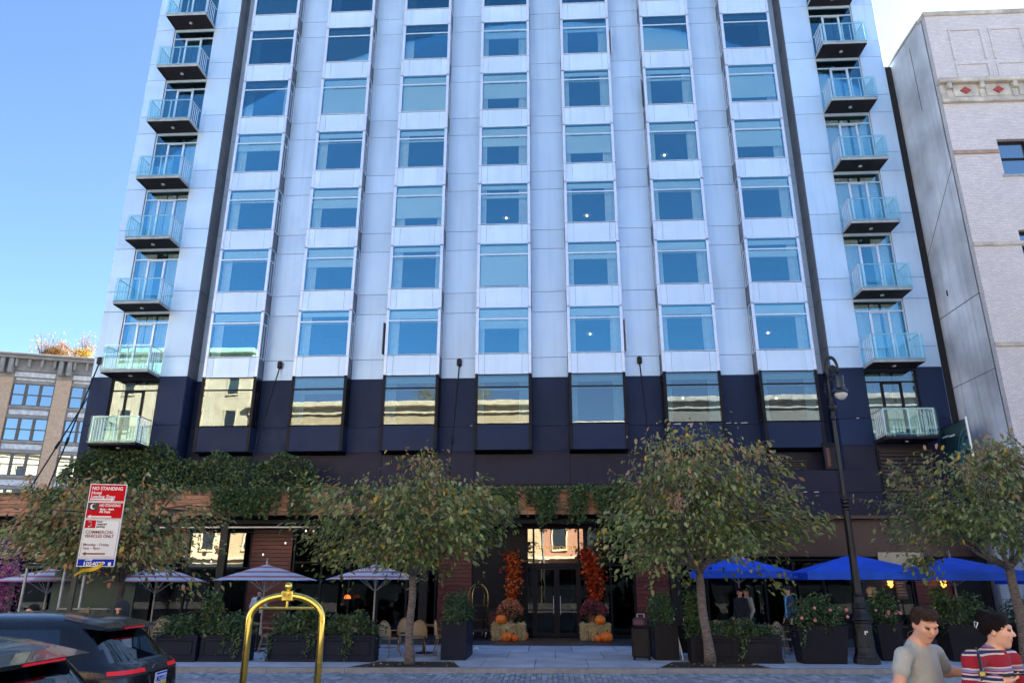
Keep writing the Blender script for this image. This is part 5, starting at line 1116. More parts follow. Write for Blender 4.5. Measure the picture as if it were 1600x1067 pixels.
# ------------------------------------------------------------------ parking sign
m_sred = M('sign_red', (.52,.004,.010), .6, 0, .05, spec=.1); m_swhite = M('sign_white', (.72,.74,.78), .4, 0, .05); m_sblue = M('sign_blue', (.006,.03,.40), .6, spec=.1); m_sblack = M('sign_black', (.01,.01,.012), .5); m_sdred = M('sign_dark_red', (.16,.01,.02), .5)
SY = 11.0; q = PY(145,755,SY); qb = PY(122,885,SY); SH = q.z-qb.z; SW = .525
t = thing('parking_sign', 'tall red and white parking sign on a drilled steel pole above the black car', 'sign', (q.x-.03,SY,.0), R(14))
pole = MB().cbox((-.03,.02,0),(.03,.05,q.z-.04),.004).box((-.032,.05,0),(-.022,.075,q.z-.04)).box((.022,.05,0),(.032,.075,q.z-.04))
po = part('pole', pole, M('green_steel',(.05,.06,.055),.5,.6), t)
hole = MB().cyl((0,.0185,0),(0,.0195,0),.008,n=6).mesh('hole', m_sblack)
for k in range(48): put('hole', hole, po, (0,0,.1+k*.045))
z1 = q.z; fr = [.2216,.210,.466,.102]; zz = [z1]
for f_ in fr: zz.append(zz[-1]-SH*f_)
def plate(i, mat, brd): 
    b = part('plate', MB().cbox((.0,.0,zz[i+1]),(SW,.012,zz[i]-.004),.003), brd, t)
    part('field', MB().box((.012,-.002,zz[i+1]+.012),(SW-.012,.001,zz[i]-.016)), mat, b); return b
b0, b1, b2_, b3 = plate(0,m_sred,m_swhite), plate(1,m_sred,m_swhite), plate(2,m_swhite,m_swhite), plate(3,m_sblue,m_swhite)
def st_(s, size, x, z, mat, par, sx=1, bold=.0015): txt(s, size, par, (x,-.004,z), (R(90),0,0), mat, ext=.001, sx=sx, bold=bold)
def arrow(par, x0, x1, z, d, mat):
    h = .011; w = .028; hx = x1 if d > 0 else x0; tx = x0 if d > 0 else x1
    part('arrow', MB().prism([(tx,z-h),(hx-d*.05,z-h),(hx-d*.05,z-w),(hx,z),(hx-d*.05,z+w),(hx-d*.05,z+h),(tx,z+h)],-.006,-.0025), mat, par)
st_('NO STANDING', .072, .035, zz[0]-.095, m_swhite, b0, .88, .002); st_('Hotel', .062, .035, zz[0]-.160, m_swhite, b0); st_('Loading Zone', .062, .035, zz[0]-.215, m_swhite, b0); arrow(b0,.03,.38,zz[1]+.035,1,m_swhite)
part('night_square', MB().box((.02,-.005,zz[1]-.13),(.165,-.0022,zz[1]-.018)), m_sblack, b1)
mo = [(.092+.042*math.cos(R(a)), zz[1]-.074+.042*math.sin(R(a))) for a in range(60,301,15)]+[(.110+.034*math.cos(R(a)), zz[1]-.068+.036*math.sin(R(a))) for a in range(285,69,-15)]
part('moon', MB().prism(mo,-.007,-.0055), m_swhite, b1)
st_('NO STANDING', .054, .178, zz[1]-.072, m_swhite, b1, .80, .0015); st_('4pm - 6am', .046, .19, zz[1]-.125, m_swhite, b1); st_('All Days', .046, .19, zz[1]-.165, m_swhite, b1); arrow(b1,.03,.37,zz[2]+.032,-1,m_swhite)
part('border', MB().tube([(.022,-.003,zz[3]+.02),(SW-.022,-.003,zz[3]+.02),(SW-.022,-.003,zz[2]-.022),(.022,-.003,zz[2]-.022)],.003,4,closed=True), m_sdred, b2_)
part('number_square', MB().box((.022,-.005,zz[2]-.135),(.17,-.0022,zz[2]-.018)), m_sred, b2_); st_('3', .125, .062, zz[2]-.122, m_swhite, b2_, 1, .004)
for k, s_ in enumerate(('hour','metered','parking')): st_(s_, .040, .185, zz[2]-.052-.037*k, m_sblack, b2_)
st_('COMMERCIAL', .064, .045, zz[2]-.215, m_sdred, b2_, .98, .001); st_('VEHICLES ONLY', .066, .045, zz[2]-.275, m_sdred, b2_, .86, .001); st_('Monday - Friday', .056, .045, zz[2]-.395, m_sdred, b2_, .98, .0005); st_('7am - 4pm', .056, .045, zz[2]-.447, m_sdred, b2_, .98, .0005); arrow(b2_,.05,.37,zz[3]+.062,-1,m_sdred)
st_('Zone#', .036, .11, zz[3]-.035, m_swhite, b3); st_('105402P', .086, .085, zz[3]-.112, m_swhite, b3, 1, .002); part('pay_mark', MB().cbox((.435,-.006,zz[3]-.11),(.475,-.003,zz[3]-.06),.001), m_swhite, b3)
rb_ = thing('yellow_ribbon', 'yellow plastic ribbon fluttering from the parking sign pole', 'ribbon', (q.x-.02,SY-.02,qb.z+.02)); a_ = Vector((q.x-.02,SY-.02,qb.z+.02)); vv = []
for i in range(9): u = i/8; pq = PY(160-44*u, 880+20*u+3*math.sin(u*6), SY-.05)-a_; vv += [(pq.x,-.05+.03*math.sin(u*9),pq.z+.035*(1-.5*u)),(pq.x,-.03+.02*math.cos(u*8),pq.z-.03*(1-.6*u))]
put('strip', MB().add(vv,[(2*i,2*i+2,2*i+3,2*i+1) for i in range(8)]).mesh('strip', M('ribbon_yellow',(.65,.42,.02),.5), 'all'), rb_)
# ------------------------------------------------------------------ green kiosk, awning and flowers at the left edge
m_kg = M('kiosk_green', (.012,.04,.032), .5, 0, .25, 3); kx0 = PY(30,950,21.5).x; kx1 = PY(168,950,21.5).x
t = thing('dining_booth', 'dark green wooden dining booth behind the car at the left', 'booth', ((kx0+kx1)/2,22.2,.12)); a = (kx1-kx0)/2
for k in range(16): part('board', MB().cbox((-a+2*a*k/16+.004,-.7,0),(-a+2*a*(k+1)/16-.004,-.66,1.12),.006), m_kg, t)
part('ledge', MB().cbox((-.1*a,-.76,1.12),(a+.03,-.58,1.16),.008), m_trim, t)
for dx in (-a,-a*.12,a*.35): part('post', MB().cbox((dx-.03,-.72,1.12 if dx > -a else 0),(dx+.03,-.66,2.25),.006), m_pole, t)
part('back_wall', MB().box((-a,.6,0),(a,.66,2.2)), m_kg, t); part('roof', MB().cbox((-a-.1,-.75,2.25),(a+.1,.7,2.32),.01), m_kg, t)
ax = PY(0,850,26.3).x; t = thing('striped_awning', 'pink and dark green striped awning at the left edge', 'awning', (ax,26.3,2.9)); w_ = (PY(50,850,26.3).x-ax)/10; zA, zB_ = PY(20,838,26.3).z-2.9, PY(20,862,26.3).z-2.9
for k in range(-6,10): part('stripe', MB().add([(k*w_,0,zA),((k+1)*w_,0,zA),((k+1)*w_,-.25,zB_),(k*w_,-.25,zB_),(k*w_,.01,zA),((k+1)*w_,.01,zA),((k+1)*w_,-.24,zB_),(k*w_,-.24,zB_)],[(0,1,2,3),(4,7,6,5),(3,2,6,7)]), M('awning_pink',(.55,.25,.24),.8) if k%2 and 'awning_pink' not in bpy.data.materials else (bpy.data.materials['awning_pink'] if k%2 else m_kg), t)
m_pk = LEAF('petal_pink', (.45,.06,.24), (.72,.30,.56), .2); p = PY(8,905,23.0); t = thing('flower_garland', 'mass of pink and lilac flowers hanging at the left edge', 'flowers', (p.x,23.0,.12)); zc_ = p.z-.12
C = np.concatenate([rng.normal(size=(900,3))*np.array([.30,.16,.42])+np.array([.0,0,zc_+.15]), rng.normal(size=(600,3))*np.array([.22,.14,.4])+np.array([-.1,0,zc_-.7])]); C[:,2] = np.maximum(C[:,2],.1)
put('petals', leaves(C, .07, 0, .9, None, [m_pk]), t, kind='stuff'); part('stem', MB().tube([(0,.1,0),(.05,.1,zc_*.6),(0,.1,zc_+.4)],.03,6), m_barkdark, t)
# ------------------------------------------------------------------ cars
m_paint = M('car_paint_black', (.006,.007,.012), .25, 0, .1, 2, coat=.45, rvar=.03, spec=.3); m_cglass = GLASS('car_glass', (.10,.12,.15), .10, (.9,.95,1)); m_trimblk = M('car_trim', (.012,.012,.013), .5)
m_tail = EMIT('tail_light_red', (.55,.006,.014), .05); m_tyre = M('tyre', (.015,.015,.016), .85); m_rim = M('alloy_rim', (.35,.36,.38), .3, .9); m_carint = M('car_interior', (.015,.015,.017), .8)
LV = [(.28,.12,4.62,.88),(.40,.04,4.74,.95),(.60,.0,4.80,.985),(.80,.01,4.80,.985),(.93,.03,4.74,.985),(1.02,.07,4.45,.97),(1.07,.12,3.90,.95),(1.11,.20,3.60,.905),(1.25,.33,3.22,.845),(1.38,.46,2.86,.785),(1.47,.56,2.60,.735),(1.54,.66,2.38,.675),(1.595,.85,2.12,.58),(1.63,1.05,1.95,.42),(1.645,1.35,1.75,.2)]
NT = 72
def ring(l, off=0.):
    z, r, f, w = l; c = (r+f)/2; hx = (f-r)/2+off; w += off; n = 5.5; P = []
    for i in range(NT):
        a = 2*math.pi*(i+.5)/NT; ca, sa = math.cos(a), math.sin(a)
        P.append((c+hx*math.copysign(abs(ca)**(2/n), ca), w*math.copysign(abs(sa)**(2/n), sa), z))
    return P
def car(label, loc, rotz, plate):
    t = thing('parked_car', label, 'car', loc, rotz, 'black cars at the kerb lane'); rings = [ring(l) for l in LV]
    body = MB(); rear = MB(); wind = MB(); sides = {}
    vs = [p for r in rings for p in r]; gl = {k: [] for k in ('rear','front','sl1','sl2','sl3','sr1','sr2','sr3')}; bf = []
    for i in range(len(LV)-1):
        for j in range(NT):
            q = (i*NT+j, i*NT+(j+1)%NT, (i+1)*NT+(j+1)%NT, (i+1)*NT+j); cx = sum(vs[k][0] for k in q)/4; cy = sum(vs[k][1] for k in q)/4; cz = sum(vs[k][2] for k in q)/4
            key = None
            if 7 <= i <= 9:
                fr_ = (cz-1.11)/.36; r0 = .20+.36*fr_; f0 = 3.60-1.0*fr_; w0 = .905-.17*fr_
                if cx < r0+.10 and abs(cy) < w0-.10: key = 'rear'
                elif cx > f0-.12 and abs(cy) < w0-.10: key = 'front'
                elif abs(cy) > w0-.06:
                    s = 'sl' if cy < 0 else 'sr'
                    if .62+.36*fr_ < cx < 1.28: key = s+'1'
                    elif 1.36 < cx < 2.15: key = s+'2'
                    elif 2.22 < cx < f0-.30: key = s+'3'
            (gl[key] if key else bf).append(q)
    bf.append(tuple(range(NT))[::-1]); bf.append(tuple(range((len(LV)-1)*NT, len(LV)*NT)))
    def sub(fs):
        ids = sorted({k for q in fs for k in q}); mp = {k: n for n, k in enumerate(ids)}; return MB().add([vs[k] for k in ids], [tuple(mp[k] for k in q) for q in fs])
    put('body', sub(bf).mesh('body', m_paint, 42, fix=False), t)
    for k, nm in (('rear','rear_window'),('front','windscreen'),('sl1','side_window'),('sl2','side_window'),('sl3','side_window'),('sr1','side_window'),('sr2','side_window'),('sr3','side_window')):
        if gl[k]: put(nm, sub(gl[k]).mesh(nm, m_cglass, 60, fix=False), t)
    part('cabin', MB().cbox((.55,-.72,.5),(3.1,.72,1.10),.1).cbox((1.5,-.6,1.1),(1.62,-.2,1.40),.05).cbox((1.5,.2,1.1),(1.62,.6,1.40),.05), m_carint, t)
    sp = part('spoiler', MB().add([(.40,-.64,1.475),(.40,.64,1.475),(.95,.62,1.585),(.95,-.62,1.585),(.42,-.64,1.44),(.42,.64,1.44),(.95,.62,1.50),(.95,-.62,1.50),(.46,-.70,1.455),(.46,.70,1.455)],[(0,1,2,3),(4,7,6,5),(0,4,5,1),(0,3,7,8),(8,7,4),(0,8,4),(1,9,6,2),(9,5,6),(1,5,9)]), m_paint, t, smooth=30)
    part('brake_light', MB().box((.392,-.26,1.452),(.41,.26,1.468)), m_tail, sp)
    part('antenna_fin', MB().add([(.98,-.02,1.60),(.98,.02,1.60),(1.18,.02,1.62),(1.18,-.02,1.62),(1.0,0,1.70)],[(0,1,4),(1,2,4),(2,3,4),(3,0,4)]), m_paint, t)
    def strip(a0, a1, z0, z1, off, n=14):
        P = []
        for z in (z0, z1):
            for i in range(n+1):
                a = R(a0+(a1-a0)*i/n); ca, sa = math.cos(a), math.sin(a); k = min(range(len(LV)-1), key=lambda q: abs((LV[q][0]+LV[q+1][0])/2-z)); u = (z-LV[k][0])/(LV[k+1][0]-LV[k][0])
                r = LV[k][1]*(1-u)+LV[k+1][1]*u; f = LV[k][2]*(1-u)+LV[k+1][2]*u; w = LV[k][3]*(1-u)+LV[k+1][3]*u; c = (r+f)/2; hx = (f-r)/2+off; w += off; e = 2/5.5
                P.append((c+hx*math.copysign(abs(ca)**e, ca), w*math.copysign(abs(sa)**e, sa), z))
        return MB().add(P, [(i, i+1, n+2+i, n+1+i) for i in range(n)])
    for s in (-1, 1):
        part('tail_light', strip(180+s*2.5, 180+s*40, .982, 1.028, .010), m_tail, t, smooth='all'); part('lamp_bezel', strip(180+s*2.0, 180+s*60, .955, .975, .012), m_trimblk, t, smooth='all')
    part('garnish', strip(177.6,182.4,.965,1.045,.012,6), m_trimblk, t)
    pl = part('number_plate', MB().cbox((-.02,-.155,.80),(-.001,.155,.95),.004), M('plate_white',(.62,.63,.66),.4) if 'plate_white' not in bpy.data.materials else bpy.data.materials['plate_white'], t)
    part('plate_band', MB().box((-.0225,-.15,.805),(-.0205,.15,.835)), M('plate_yellow',(.65,.42,.02),.4) if 'plate_yellow' not in bpy.data.materials else bpy.data.materials['plate_yellow'], pl); part('plate_band', MB().box((-.0225,-.15,.925),(-.0205,.15,.945)), m_sblue, pl)
    if plate: txt(plate, .085, pl, (-.023,.14,.845), (R(90),0,R(-90)), m_sblue, ext=.001, sx=.9, bold=.001)
    part('badge', MB().tube([(.048,.0+.13*math.cos(R(a)),1.0+.045*math.sin(R(a))) for a in range(0,181,15)],.004,4), m_rim, t)
    part('bumper', strip(150,210,.36,.52,.02,14), m_trimblk, t)
    for x in (.85,3.85):
        for s in (-1,1):
            y = s*.86; w = part('wheel', MB().lathe([(.24,-.11),(.34,-.10),(.365,-.06),(.365,.06),(.34,.10),(.24,.11)],(0,0,0),28), m_tyre, t, smooth=30, loc=(x,y,.365), rot=(R(90),0,0))
            rim = MB().lathe([(.24,.08),(.245,.10),(.22,.10),(.20,.06)],(0,0,0),28)
            for k in range(5): a = 2*math.pi*k/5; rim.tube([(0,0,.09),(.22*math.cos(a),.22*math.sin(a),.085)],[.035,.025],6)
            o = part('rim', rim, m_rim, w, smooth=30); o.scale.z = -s
    for s in (-1,1): part('wing_mirror', MB().cbox((2.85,s*1.02-.1,1.05),(3.0,s*1.02+.1,1.2),.04), m_paint, t)
    return t
c1 = car('black SUV with slim red tail lights parked under the parking sign', (-4.86,9.62,0), R(184.5), 'MZP7117')
c2_ = car('nearest black car, only its roof and rear window in the lower left corner', (-3.52,5.95,-.05), R(183), None)
t = thing('plush_toys', 'pale plush toys lying behind the rear window of the nearest car', 'toy', (-4.10,5.6,1.13)); m_pl = M('plush_white',(.62,.58,.60),.9); m_pl2 = M('plush_teal',(.30,.42,.40),.9)
part('toy', MB().ball((0,.35,.10),.09,12).ball((-.02,.35,.20),.06,10).ball((.0,.30,.25),.022,8).ball((0,.40,.25),.022,8), m_pl, t, smooth='all'); part('toy', MB().ball((0,-.05,.08),.10,12,sc=(1,1.6,.8)), m_pl2, t, smooth='all')

# ------------------------------------------------------------------ people: smooth bodies from blended shapes
def snet(F, xs, ys, zs):
    S = F < 0; nx, ny, nz = F.shape
    c = [S[i:nx-1+i, j:ny-1+j, k:nz-1+k] for i in (0,1) for j in (0,1) for k in (0,1)]; cnt = sum(q.astype(np.int8) for q in c); act = (cnt > 0) & (cnt < 8)
    ii, jj, kk = np.nonzero(act); idx = -np.ones(act.shape, np.int64); idx[ii,jj,kk] = np.arange(len(ii)); acc = np.zeros((len(ii),3)); num = np.zeros(len(ii))
    cs = [(a,b,d) for a in (0,1) for b in (0,1) for d in (0,1)]
    for p in cs:
        for ax in range(3):
            if p[ax]: continue
            q = list(p); q[ax] = 1; f0 = F[ii+p[0],jj+p[1],kk+p[2]]; f1 = F[ii+q[0],jj+q[1],kk+q[2]]; m = (f0 < 0) != (f1 < 0); t = np.where(m, f0/np.where(m, f0-f1, 1), 0)
            P0 = np.stack([xs[ii+p[0]],ys[jj+p[1]],zs[kk+p[2]]],1); P1 = np.stack([xs[ii+q[0]],ys[jj+q[1]],zs[kk+q[2]]],1); acc += np.where(m[:,None], P0+(P1-P0)*t[:,None], 0); num += m
    V = acc/num[:,None]; Q = []
    for ax in range(3):
        a = [slice(None)]*3; b = [slice(None)]*3; a[ax] = slice(0,-1); b[ax] = slice(1,None); A = S[tuple(a)]; B = S[tuple(b)]; o = [i for i in range(3) if i != ax]
        for up in (True, False):
            m = (A & ~B) if up else (~A & B); e = np.array(np.nonzero(m)).T; ok = np.all((e[:,o] > 0) & (e[:,o] < np.array([F.shape[k]-1 for k in o])), 1); e = e[ok]
            d0 = np.zeros(3,int); d0[o[0]] = 1; d1 = np.zeros(3,int); d1[o[1]] = 1; g = lambda v: idx[v[:,0],v[:,1],v[:,2]]
            q = np.stack([g(e-d0-d1), g(e-d1), g(e), g(e-d0)],1)
            if up ^ (ax == 1): pass
            else: q = q[:,::-1]
            Q.append(q)
    Q = np.concatenate(Q); return V, Q[(Q >= 0).all(1)]
def d_cone(P, a, b, ra, rb):
    a = np.array(a); b = np.array(b); ba = b-a; t = np.clip(((P-a)@ba)/(ba@ba), 0, 1); return np.linalg.norm(P-a-t[:,None]*ba, axis=1)-(ra+(rb-ra)*t)
def d_ell(P, c, r, B=None):
    q = P-np.array(c); q = q if B is None else q@np.array(B).T; r = np.array(r); k0 = np.linalg.norm(q/r, axis=1); k1 = np.linalg.norm(q/(r*r), axis=1)+1e-9; return k0*(k0-1)/k1
def blob(prims, lo, hi, zs=None, h=.01):
    xs = np.arange(lo[0], hi[0]+h, h); ys = np.arange(lo[1], hi[1]+h, h); zs = np.arange(lo[2], hi[2]+h, h) if zs is None else zs
    G = np.stack(np.meshgrid(xs, ys, zs, indexing='ij'), -1).reshape(-1,3); F = np.full(len(G), 9.)
    def dist(pr, P): return d_cone(P, *pr[2:6]) if pr[1] == 'c' else d_ell(P, *pr[2:5])
    for pr in prims:
        k = pr[-1]
        if pr[1] == 'c': bl = np.minimum(pr[2], pr[3])-max(pr[4],pr[5])-.12; bh = np.maximum(pr[2], pr[3])+max(pr[4],pr[5])+.12
        else: bl = np.array(pr[2])-max(pr[3])-.12; bh = np.array(pr[2])+max(pr[3])+.12
        m = np.all((G > bl) & (G < bh), 1); d = dist(pr, G[m]); f = F[m]; hh = np.clip(.5+.5*(f-d)/k, 0, 1); F[m] = f*(1-hh)+d*hh-k*hh*(1-hh)
    V, Q = snet(F.reshape(len(xs), len(ys), len(zs)), xs, ys, zs); C = V[Q].mean(1)
    D = np.stack([dist(pr, C)-(pr[6] if pr[1] == 'c' else pr[5]) for pr in prims], 1); lab = np.array([pr[0] for pr in prims])[D.argmin(1)]
    return V, Q, lab
def c(l, a, b, ra, rb, bias=0., k=.03): return (l, 'c', np.array(a,float), np.array(b,float), ra, rb, bias, k)
def e(l, cc, r, B=None, bias=0., k=.03): return (l, 'e', np.array(cc,float), np.array(r,float), B, bias, k)
m_skin = M('skin', (.60,.31,.21), .5, 0, .06, 12); m_skin2 = M('skin_pale', (.66,.37,.27), .5, 0, .06, 12); m_lip = M('lips', (.46,.19,.15), .5); m_eye = M('eye_dark', (.02,.014,.012), .3)
m_hairb = M('hair_brown', (.050,.028,.019), .6, 0, .4, 60, bump=.8, bs=150, spec=.15); m_haird = M('hair_dark', (.014,.009,.010), .55, 0, .4, 60, bump=.8, bs=150, spec=.15); m_tee = M('tee_grey_green', (.36,.37,.35), .9, 0, .10, 9, bump=1.0, bs=6); m_jeans = M('jeans', (.02,.03,.06), .8, 0, .2, 10); m_shoe = M('shoe', (.3,.3,.3), .7)
def head_prims(H, fwd, up, hair, s=1., L=(0,1,2,3), fem=False):
    """labels L = skin, hair, lips, eyes; H = head centre"""
    f = np.array(fwd,float); u = np.array(up,float); f /= np.linalg.norm(f); u -= f*(u@f); u /= np.linalg.norm(u); r = np.cross(f, u); B = np.stack([r, f, u]); H = np.array(H)
    g = lambda x, y, z: H+s*(r*x+f*y+u*z)
    P = [e(L[0], g(0,-.012,.03), (.076*s,.094*s,.088*s), B, k=.02), e(L[0], g(0,.022,-.03), (.062*s,.068*s,.078*s), B, k=.03), c(L[0], g(0,.055,-.098), g(0,.045,-.06), .026*s, .04*s, k=.025),
         c(L[0], g(0,.086,.022), g(0,.108,-.022), .010*s, .015*s, k=.014), e(L[0], g(0,.082,.035), (.055*s,.018*s,.016*s), B, k=.015), e(L[0], g(.04,.062,-.02), (.026*s,.024*s,.026*s), B, k=.02), e(L[0], g(-.04,.062,-.02), (.026*s,.024*s,.026*s), B, k=.02)]
    for q in (-1,1):
        P += [e(L[0], g(q*.078,-.012,-.005), (.012*s,.022*s,.034*s), B, k=.008), e(L[3], g(q*.031,.082,.012), (.012*s,.009*s,.005*s), B, .0005, k=.003), e(L[1], g(q*.033,.084,.033), (.020*s,.009*s,.004*s), B, .001, k=.004)]
    P += [e(L[2], g(0,.088,-.060), (.022*s,.010*s,.006*s), B, .001, k=.006)]
    return P, g, B
rg_ = np.random.default_rng(5)
def hair_obj(t, prims, lo, hi, mat, h=.007, flow=(0,0,0), ln=1.):
    V, Q, lab = blob(prims, lo, hi, h=h); ce = V.mean(0); d = V-ce; d /= np.linalg.norm(d,axis=1)[:,None]; az = np.arctan2(d[:,1],d[:,0]); V = V+d*(.002*np.sin(az*17+d[:,2]*9)+.0015*np.sin(az*31-d[:,2]*14))[:,None]; put('hair', quad_mesh('hair', V, Q, [mat], smooth=True), t)
    n = len(V); j = rg_.integers(0, n, 2600); p0 = V[j]; dd = d[j]; fl = np.array(flow)+rg_.normal(0,.45,(2600,3)); tg = fl-dd*(fl*dd).sum(1)[:,None]; tg /= np.linalg.norm(tg,axis=1)[:,None]; L = rg_.uniform(.012,.030,2600)[:,None]*ln
    wv = np.cross(tg, dd); wv /= np.linalg.norm(wv,axis=1)[:,None]; wv *= .0014; p1 = p0+tg*L*.5+dd*L*.05; p2 = p0+tg*L-dd*L*.10+rg_.normal(0,.002,(2600,3))
    P_ = np.stack([p0-wv,p0+wv,p1+wv,p1-wv,p2+wv*.3,p2-wv*.3],1).reshape(-1,3); b_ = np.arange(2600)[:,None]*6
    put('hair_strands', quad_mesh('hair_strands', P_, np.concatenate([b_+np.array([[0,1,2,3]]), b_+np.array([[3,2,4,5]])],1).reshape(-1,4), [mat]), t, kind='stuff')
# ---- man in the grey T-shirt
def V3(px, py, Y): q = PY(px, py, Y); return np.array((q.x, q.y, q.z))
base = np.array((PY(1435,1060,6.1).x, 6.1, 0.)); o_ = lambda px, py, Y: V3(px, py, Y)-base
t = thing('person', 'man in a plain grey green T-shirt looking down, walking at lower right', 'person', tuple(base))
H = o_(1445,975,6.02); hp, g, B = head_prims(H, (.10,-.88,-.40), (.03,-.35,1), 1, .97)
Rs = o_(1411,1024,6.00); Ls = o_(1462,1020,6.24); nk = o_(1432,1003,6.12); ch = o_(1438,1045,6.10); hipz = .93
hip = np.array((.0,.02,hipz)); ab = np.array((.0,.01,1.12)); S_, T_, J_, K_ = 0, 4, 5, 6
Re = o_(1399,1062,5.94)+np.array((-.01,-.02,-.10)); Rw = Re+np.array((.02,-.08,-.24)); Le = o_(1478,1048,6.32); Lw = o_(1508,1050,6.22)
P = hp+[c(S_, H+np.array((-.01,.02,-.05)), nk+np.array((0,0,-.02)), .054, .060, k=.03),
   e(T_, (Rs+Ls)/2+np.array((.01,0,-.14)), (.165,.105,.25), np.stack([(Ls-Rs)/np.linalg.norm(Ls-Rs), np.cross((0,0,1),(Ls-Rs)/np.linalg.norm(Ls-Rs)), (0,0,1)]), k=.05),
   c(T_, Rs+np.array((.01,0,.0)), nk+np.array((-.01,0,-.045)), .058, .058, k=.05), c(T_, Ls+np.array((-.01,0,0)), nk+np.array((.01,0,-.045)), .058, .058, k=.05), e(T_, (0,.0,1.08), (.160,.115,.30), None, k=.06),
   c(T_, Rs, Rs+(Re-Rs)*.36, .056, .064, .004, k=.03), c(T_, Ls, Ls+(Le-Ls)*.6, .055, .062, .004, k=.03), c(S_, Rs, Re, .048, .041, k=.012), c(S_, Re, Rw, .040, .030, k=.03), c(S_, Ls, Le, .050, .042, k=.02), c(S_, Le, Lw, .040, .030, k=.03),
   e(J_, (0,.02,.90), (.165,.12,.14), None, k=.05), c(J_, (-.08,0,.88), (-.09,-.10,.48), .088, .066, k=.05), c(J_, (-.09,-.10,.48), (-.10,-.02,.10), .062, .048, k=.03), c(J_, (.08,.02,.88), (.10,.10,.48), .088, .066, k=.05), c(J_, (.10,.10,.48), (.08,.30,.12), .062, .048, k=.03),
   c(K_, (-.10,-.01,.045), (.02,-.12,.035), .045, .038, k=.03), c(K_, (.08,.32,.06), (.20,.24,.035), .045, .038, k=.03)]
def hand(P, w, dirv, palmn, lab, curl=.5, s=1.):
    d = np.array(dirv,float); d /= np.linalg.norm(d); n = np.array(palmn,float); n -= d*(n@d); n /= np.linalg.norm(n); r = np.cross(d, n); w = np.array(w)
    P.append(c(lab, w, w+d*.05*s, .027*s, .030*s, k=.02)); P.append(e(lab, w+d*.055*s, (.040*s,.045*s,.018*s), np.stack([r,d,n]), k=.02))
    for i, (ox, L) in enumerate(((-.030,.062),(-.010,.075),(.010,.070),(.030,.054))):
        k0 = w+d*.092*s+r*ox*s; k1 = k0+(d*math.cos(curl*.6)+n*math.sin(curl*.6))*L*.55*s; k2 = k1+(d*math.cos(curl*1.6)+n*math.sin(curl*1.6))*L*.5*s
        P += [c(lab, w+d*.06*s+r*ox*.8*s, k0, .011*s, .010*s, k=.006), c(lab, k0, k1, .0095*s, .0085*s, k=.004), c(lab, k1, k2, .0085*s, .0068*s, k=.004)]
    th = w+d*.03*s-r*.036*s; P += [c(lab, w+d*.015*s-r*.015*s, th, .015*s, .012*s, k=.008), c(lab, th, th+(d*.7-r*.5+n*.35)*.045*s, .0105*s, .0085*s, k=.004)]
hand(P, Lw, (1,.05,.05), (0,-1,-.2), S_, .4); hand(P, Rw, (.05,-.1,-1), (.8,-.3,0), S_, .6)
zs = np.concatenate([np.arange(-.03,1.15,.022), np.arange(1.15,1.95,.0085)])
V, Q, lab = blob(P, (-.42,-.42,0), (.55,.48,0), zs, .0085); put('body', quad_mesh('body', V, Q, [m_skin, m_hairb, m_lip, m_eye, m_tee, m_jeans, m_shoe], lab, True), t)
hr = [e(0, g(0,-.028,.046), (.078,.090,.078), B, k=.02), e(0, g(0,.048,.094), (.064,.040,.026), B, k=.03), e(0, g(.0,-.075,-.005), (.068,.035,.055), B, k=.03), e(0, g(.074,-.025,.035), (.014,.05,.04), B, k=.02), e(0, g(-.074,-.025,.035), (.014,.05,.04), B, k=.02)]
for k in range(14): a = k*2.4; hr.append(e(0, g(.046*math.cos(a), .005+.055*math.sin(a), .100+.012*math.sin(k*1.7)), (.024,.026,.020), B, k=.015))
hair_obj(t, hr, H-.16, H+.17, m_hairb, .0075, tuple(B[1]*.7+B[0]*.4))
# ---- woman in the striped jumper
def STR():
    m, nt, bs_, out = _base('striped_knit'); sp = nt.nodes.new('ShaderNodeSeparateXYZ'); nt.links.new(_pos(nt, True), sp.inputs[0])
    n = _noise(nt, _pos(nt, True), 9, 2); z = _math(nt, 'ADD', sp.outputs[2], _math(nt, 'MULTIPLY', n.outputs[0], .012)); fz = _math(nt, 'FRACT', _math(nt, 'DIVIDE', _math(nt, 'SUBTRACT', z, 1.0), .150))
    cr = nt.nodes.new('ShaderNodeValToRGB'); nt.links.new(fz, cr.inputs[0]); cr.color_ramp.interpolation = 'CONSTANT'; el = cr.color_ramp.elements; el[0].position = 0; el[0].color = (.30,.008,.022,1); el[1].position = .42; el[1].color = (.62,.50,.44,1)
    for p_, cc in ((.50,(.02,.02,.09)),(.62,(.62,.50,.44)),(.68,(.30,.008,.022)),(.73,(.20,.20,.42)),(.84,(.62,.50,.44)),(.90,(.30,.008,.022))): q = el.new(p_); q.color = (*cc,1)
    nt.links.new(cr.outputs[0], bs_.inputs['Base Color']); bs_.inputs['Roughness'].default_value = .95; nb = _noise(nt, _pos(nt, True), 130, 2); bp = nt.nodes.new('ShaderNodeBump'); bp.inputs['Strength'].default_value = .3; bp.inputs['Distance'].default_value = .004; nt.links.new(nb.outputs[0], bp.inputs['Height']); nt.links.new(bp.outputs[0], bs_.inputs['Normal']); return m
m_knit = STR(); m_knitred = M('knit_red', (.30,.008,.022), .95, 0, .15, 40, bump=.3, bs=100)
base = np.array((PY(1548,1060,6.0).x, 6.0, 0.)); t = thing('person', 'woman in a red striped jumper holding a phone, dark hair clipped up, lower right corner', 'person', tuple(base))
H = o_(1558,985,5.96); hp, g, B = head_prims(H, (.74,-.62,-.04), (0,0,1), 1, .95)
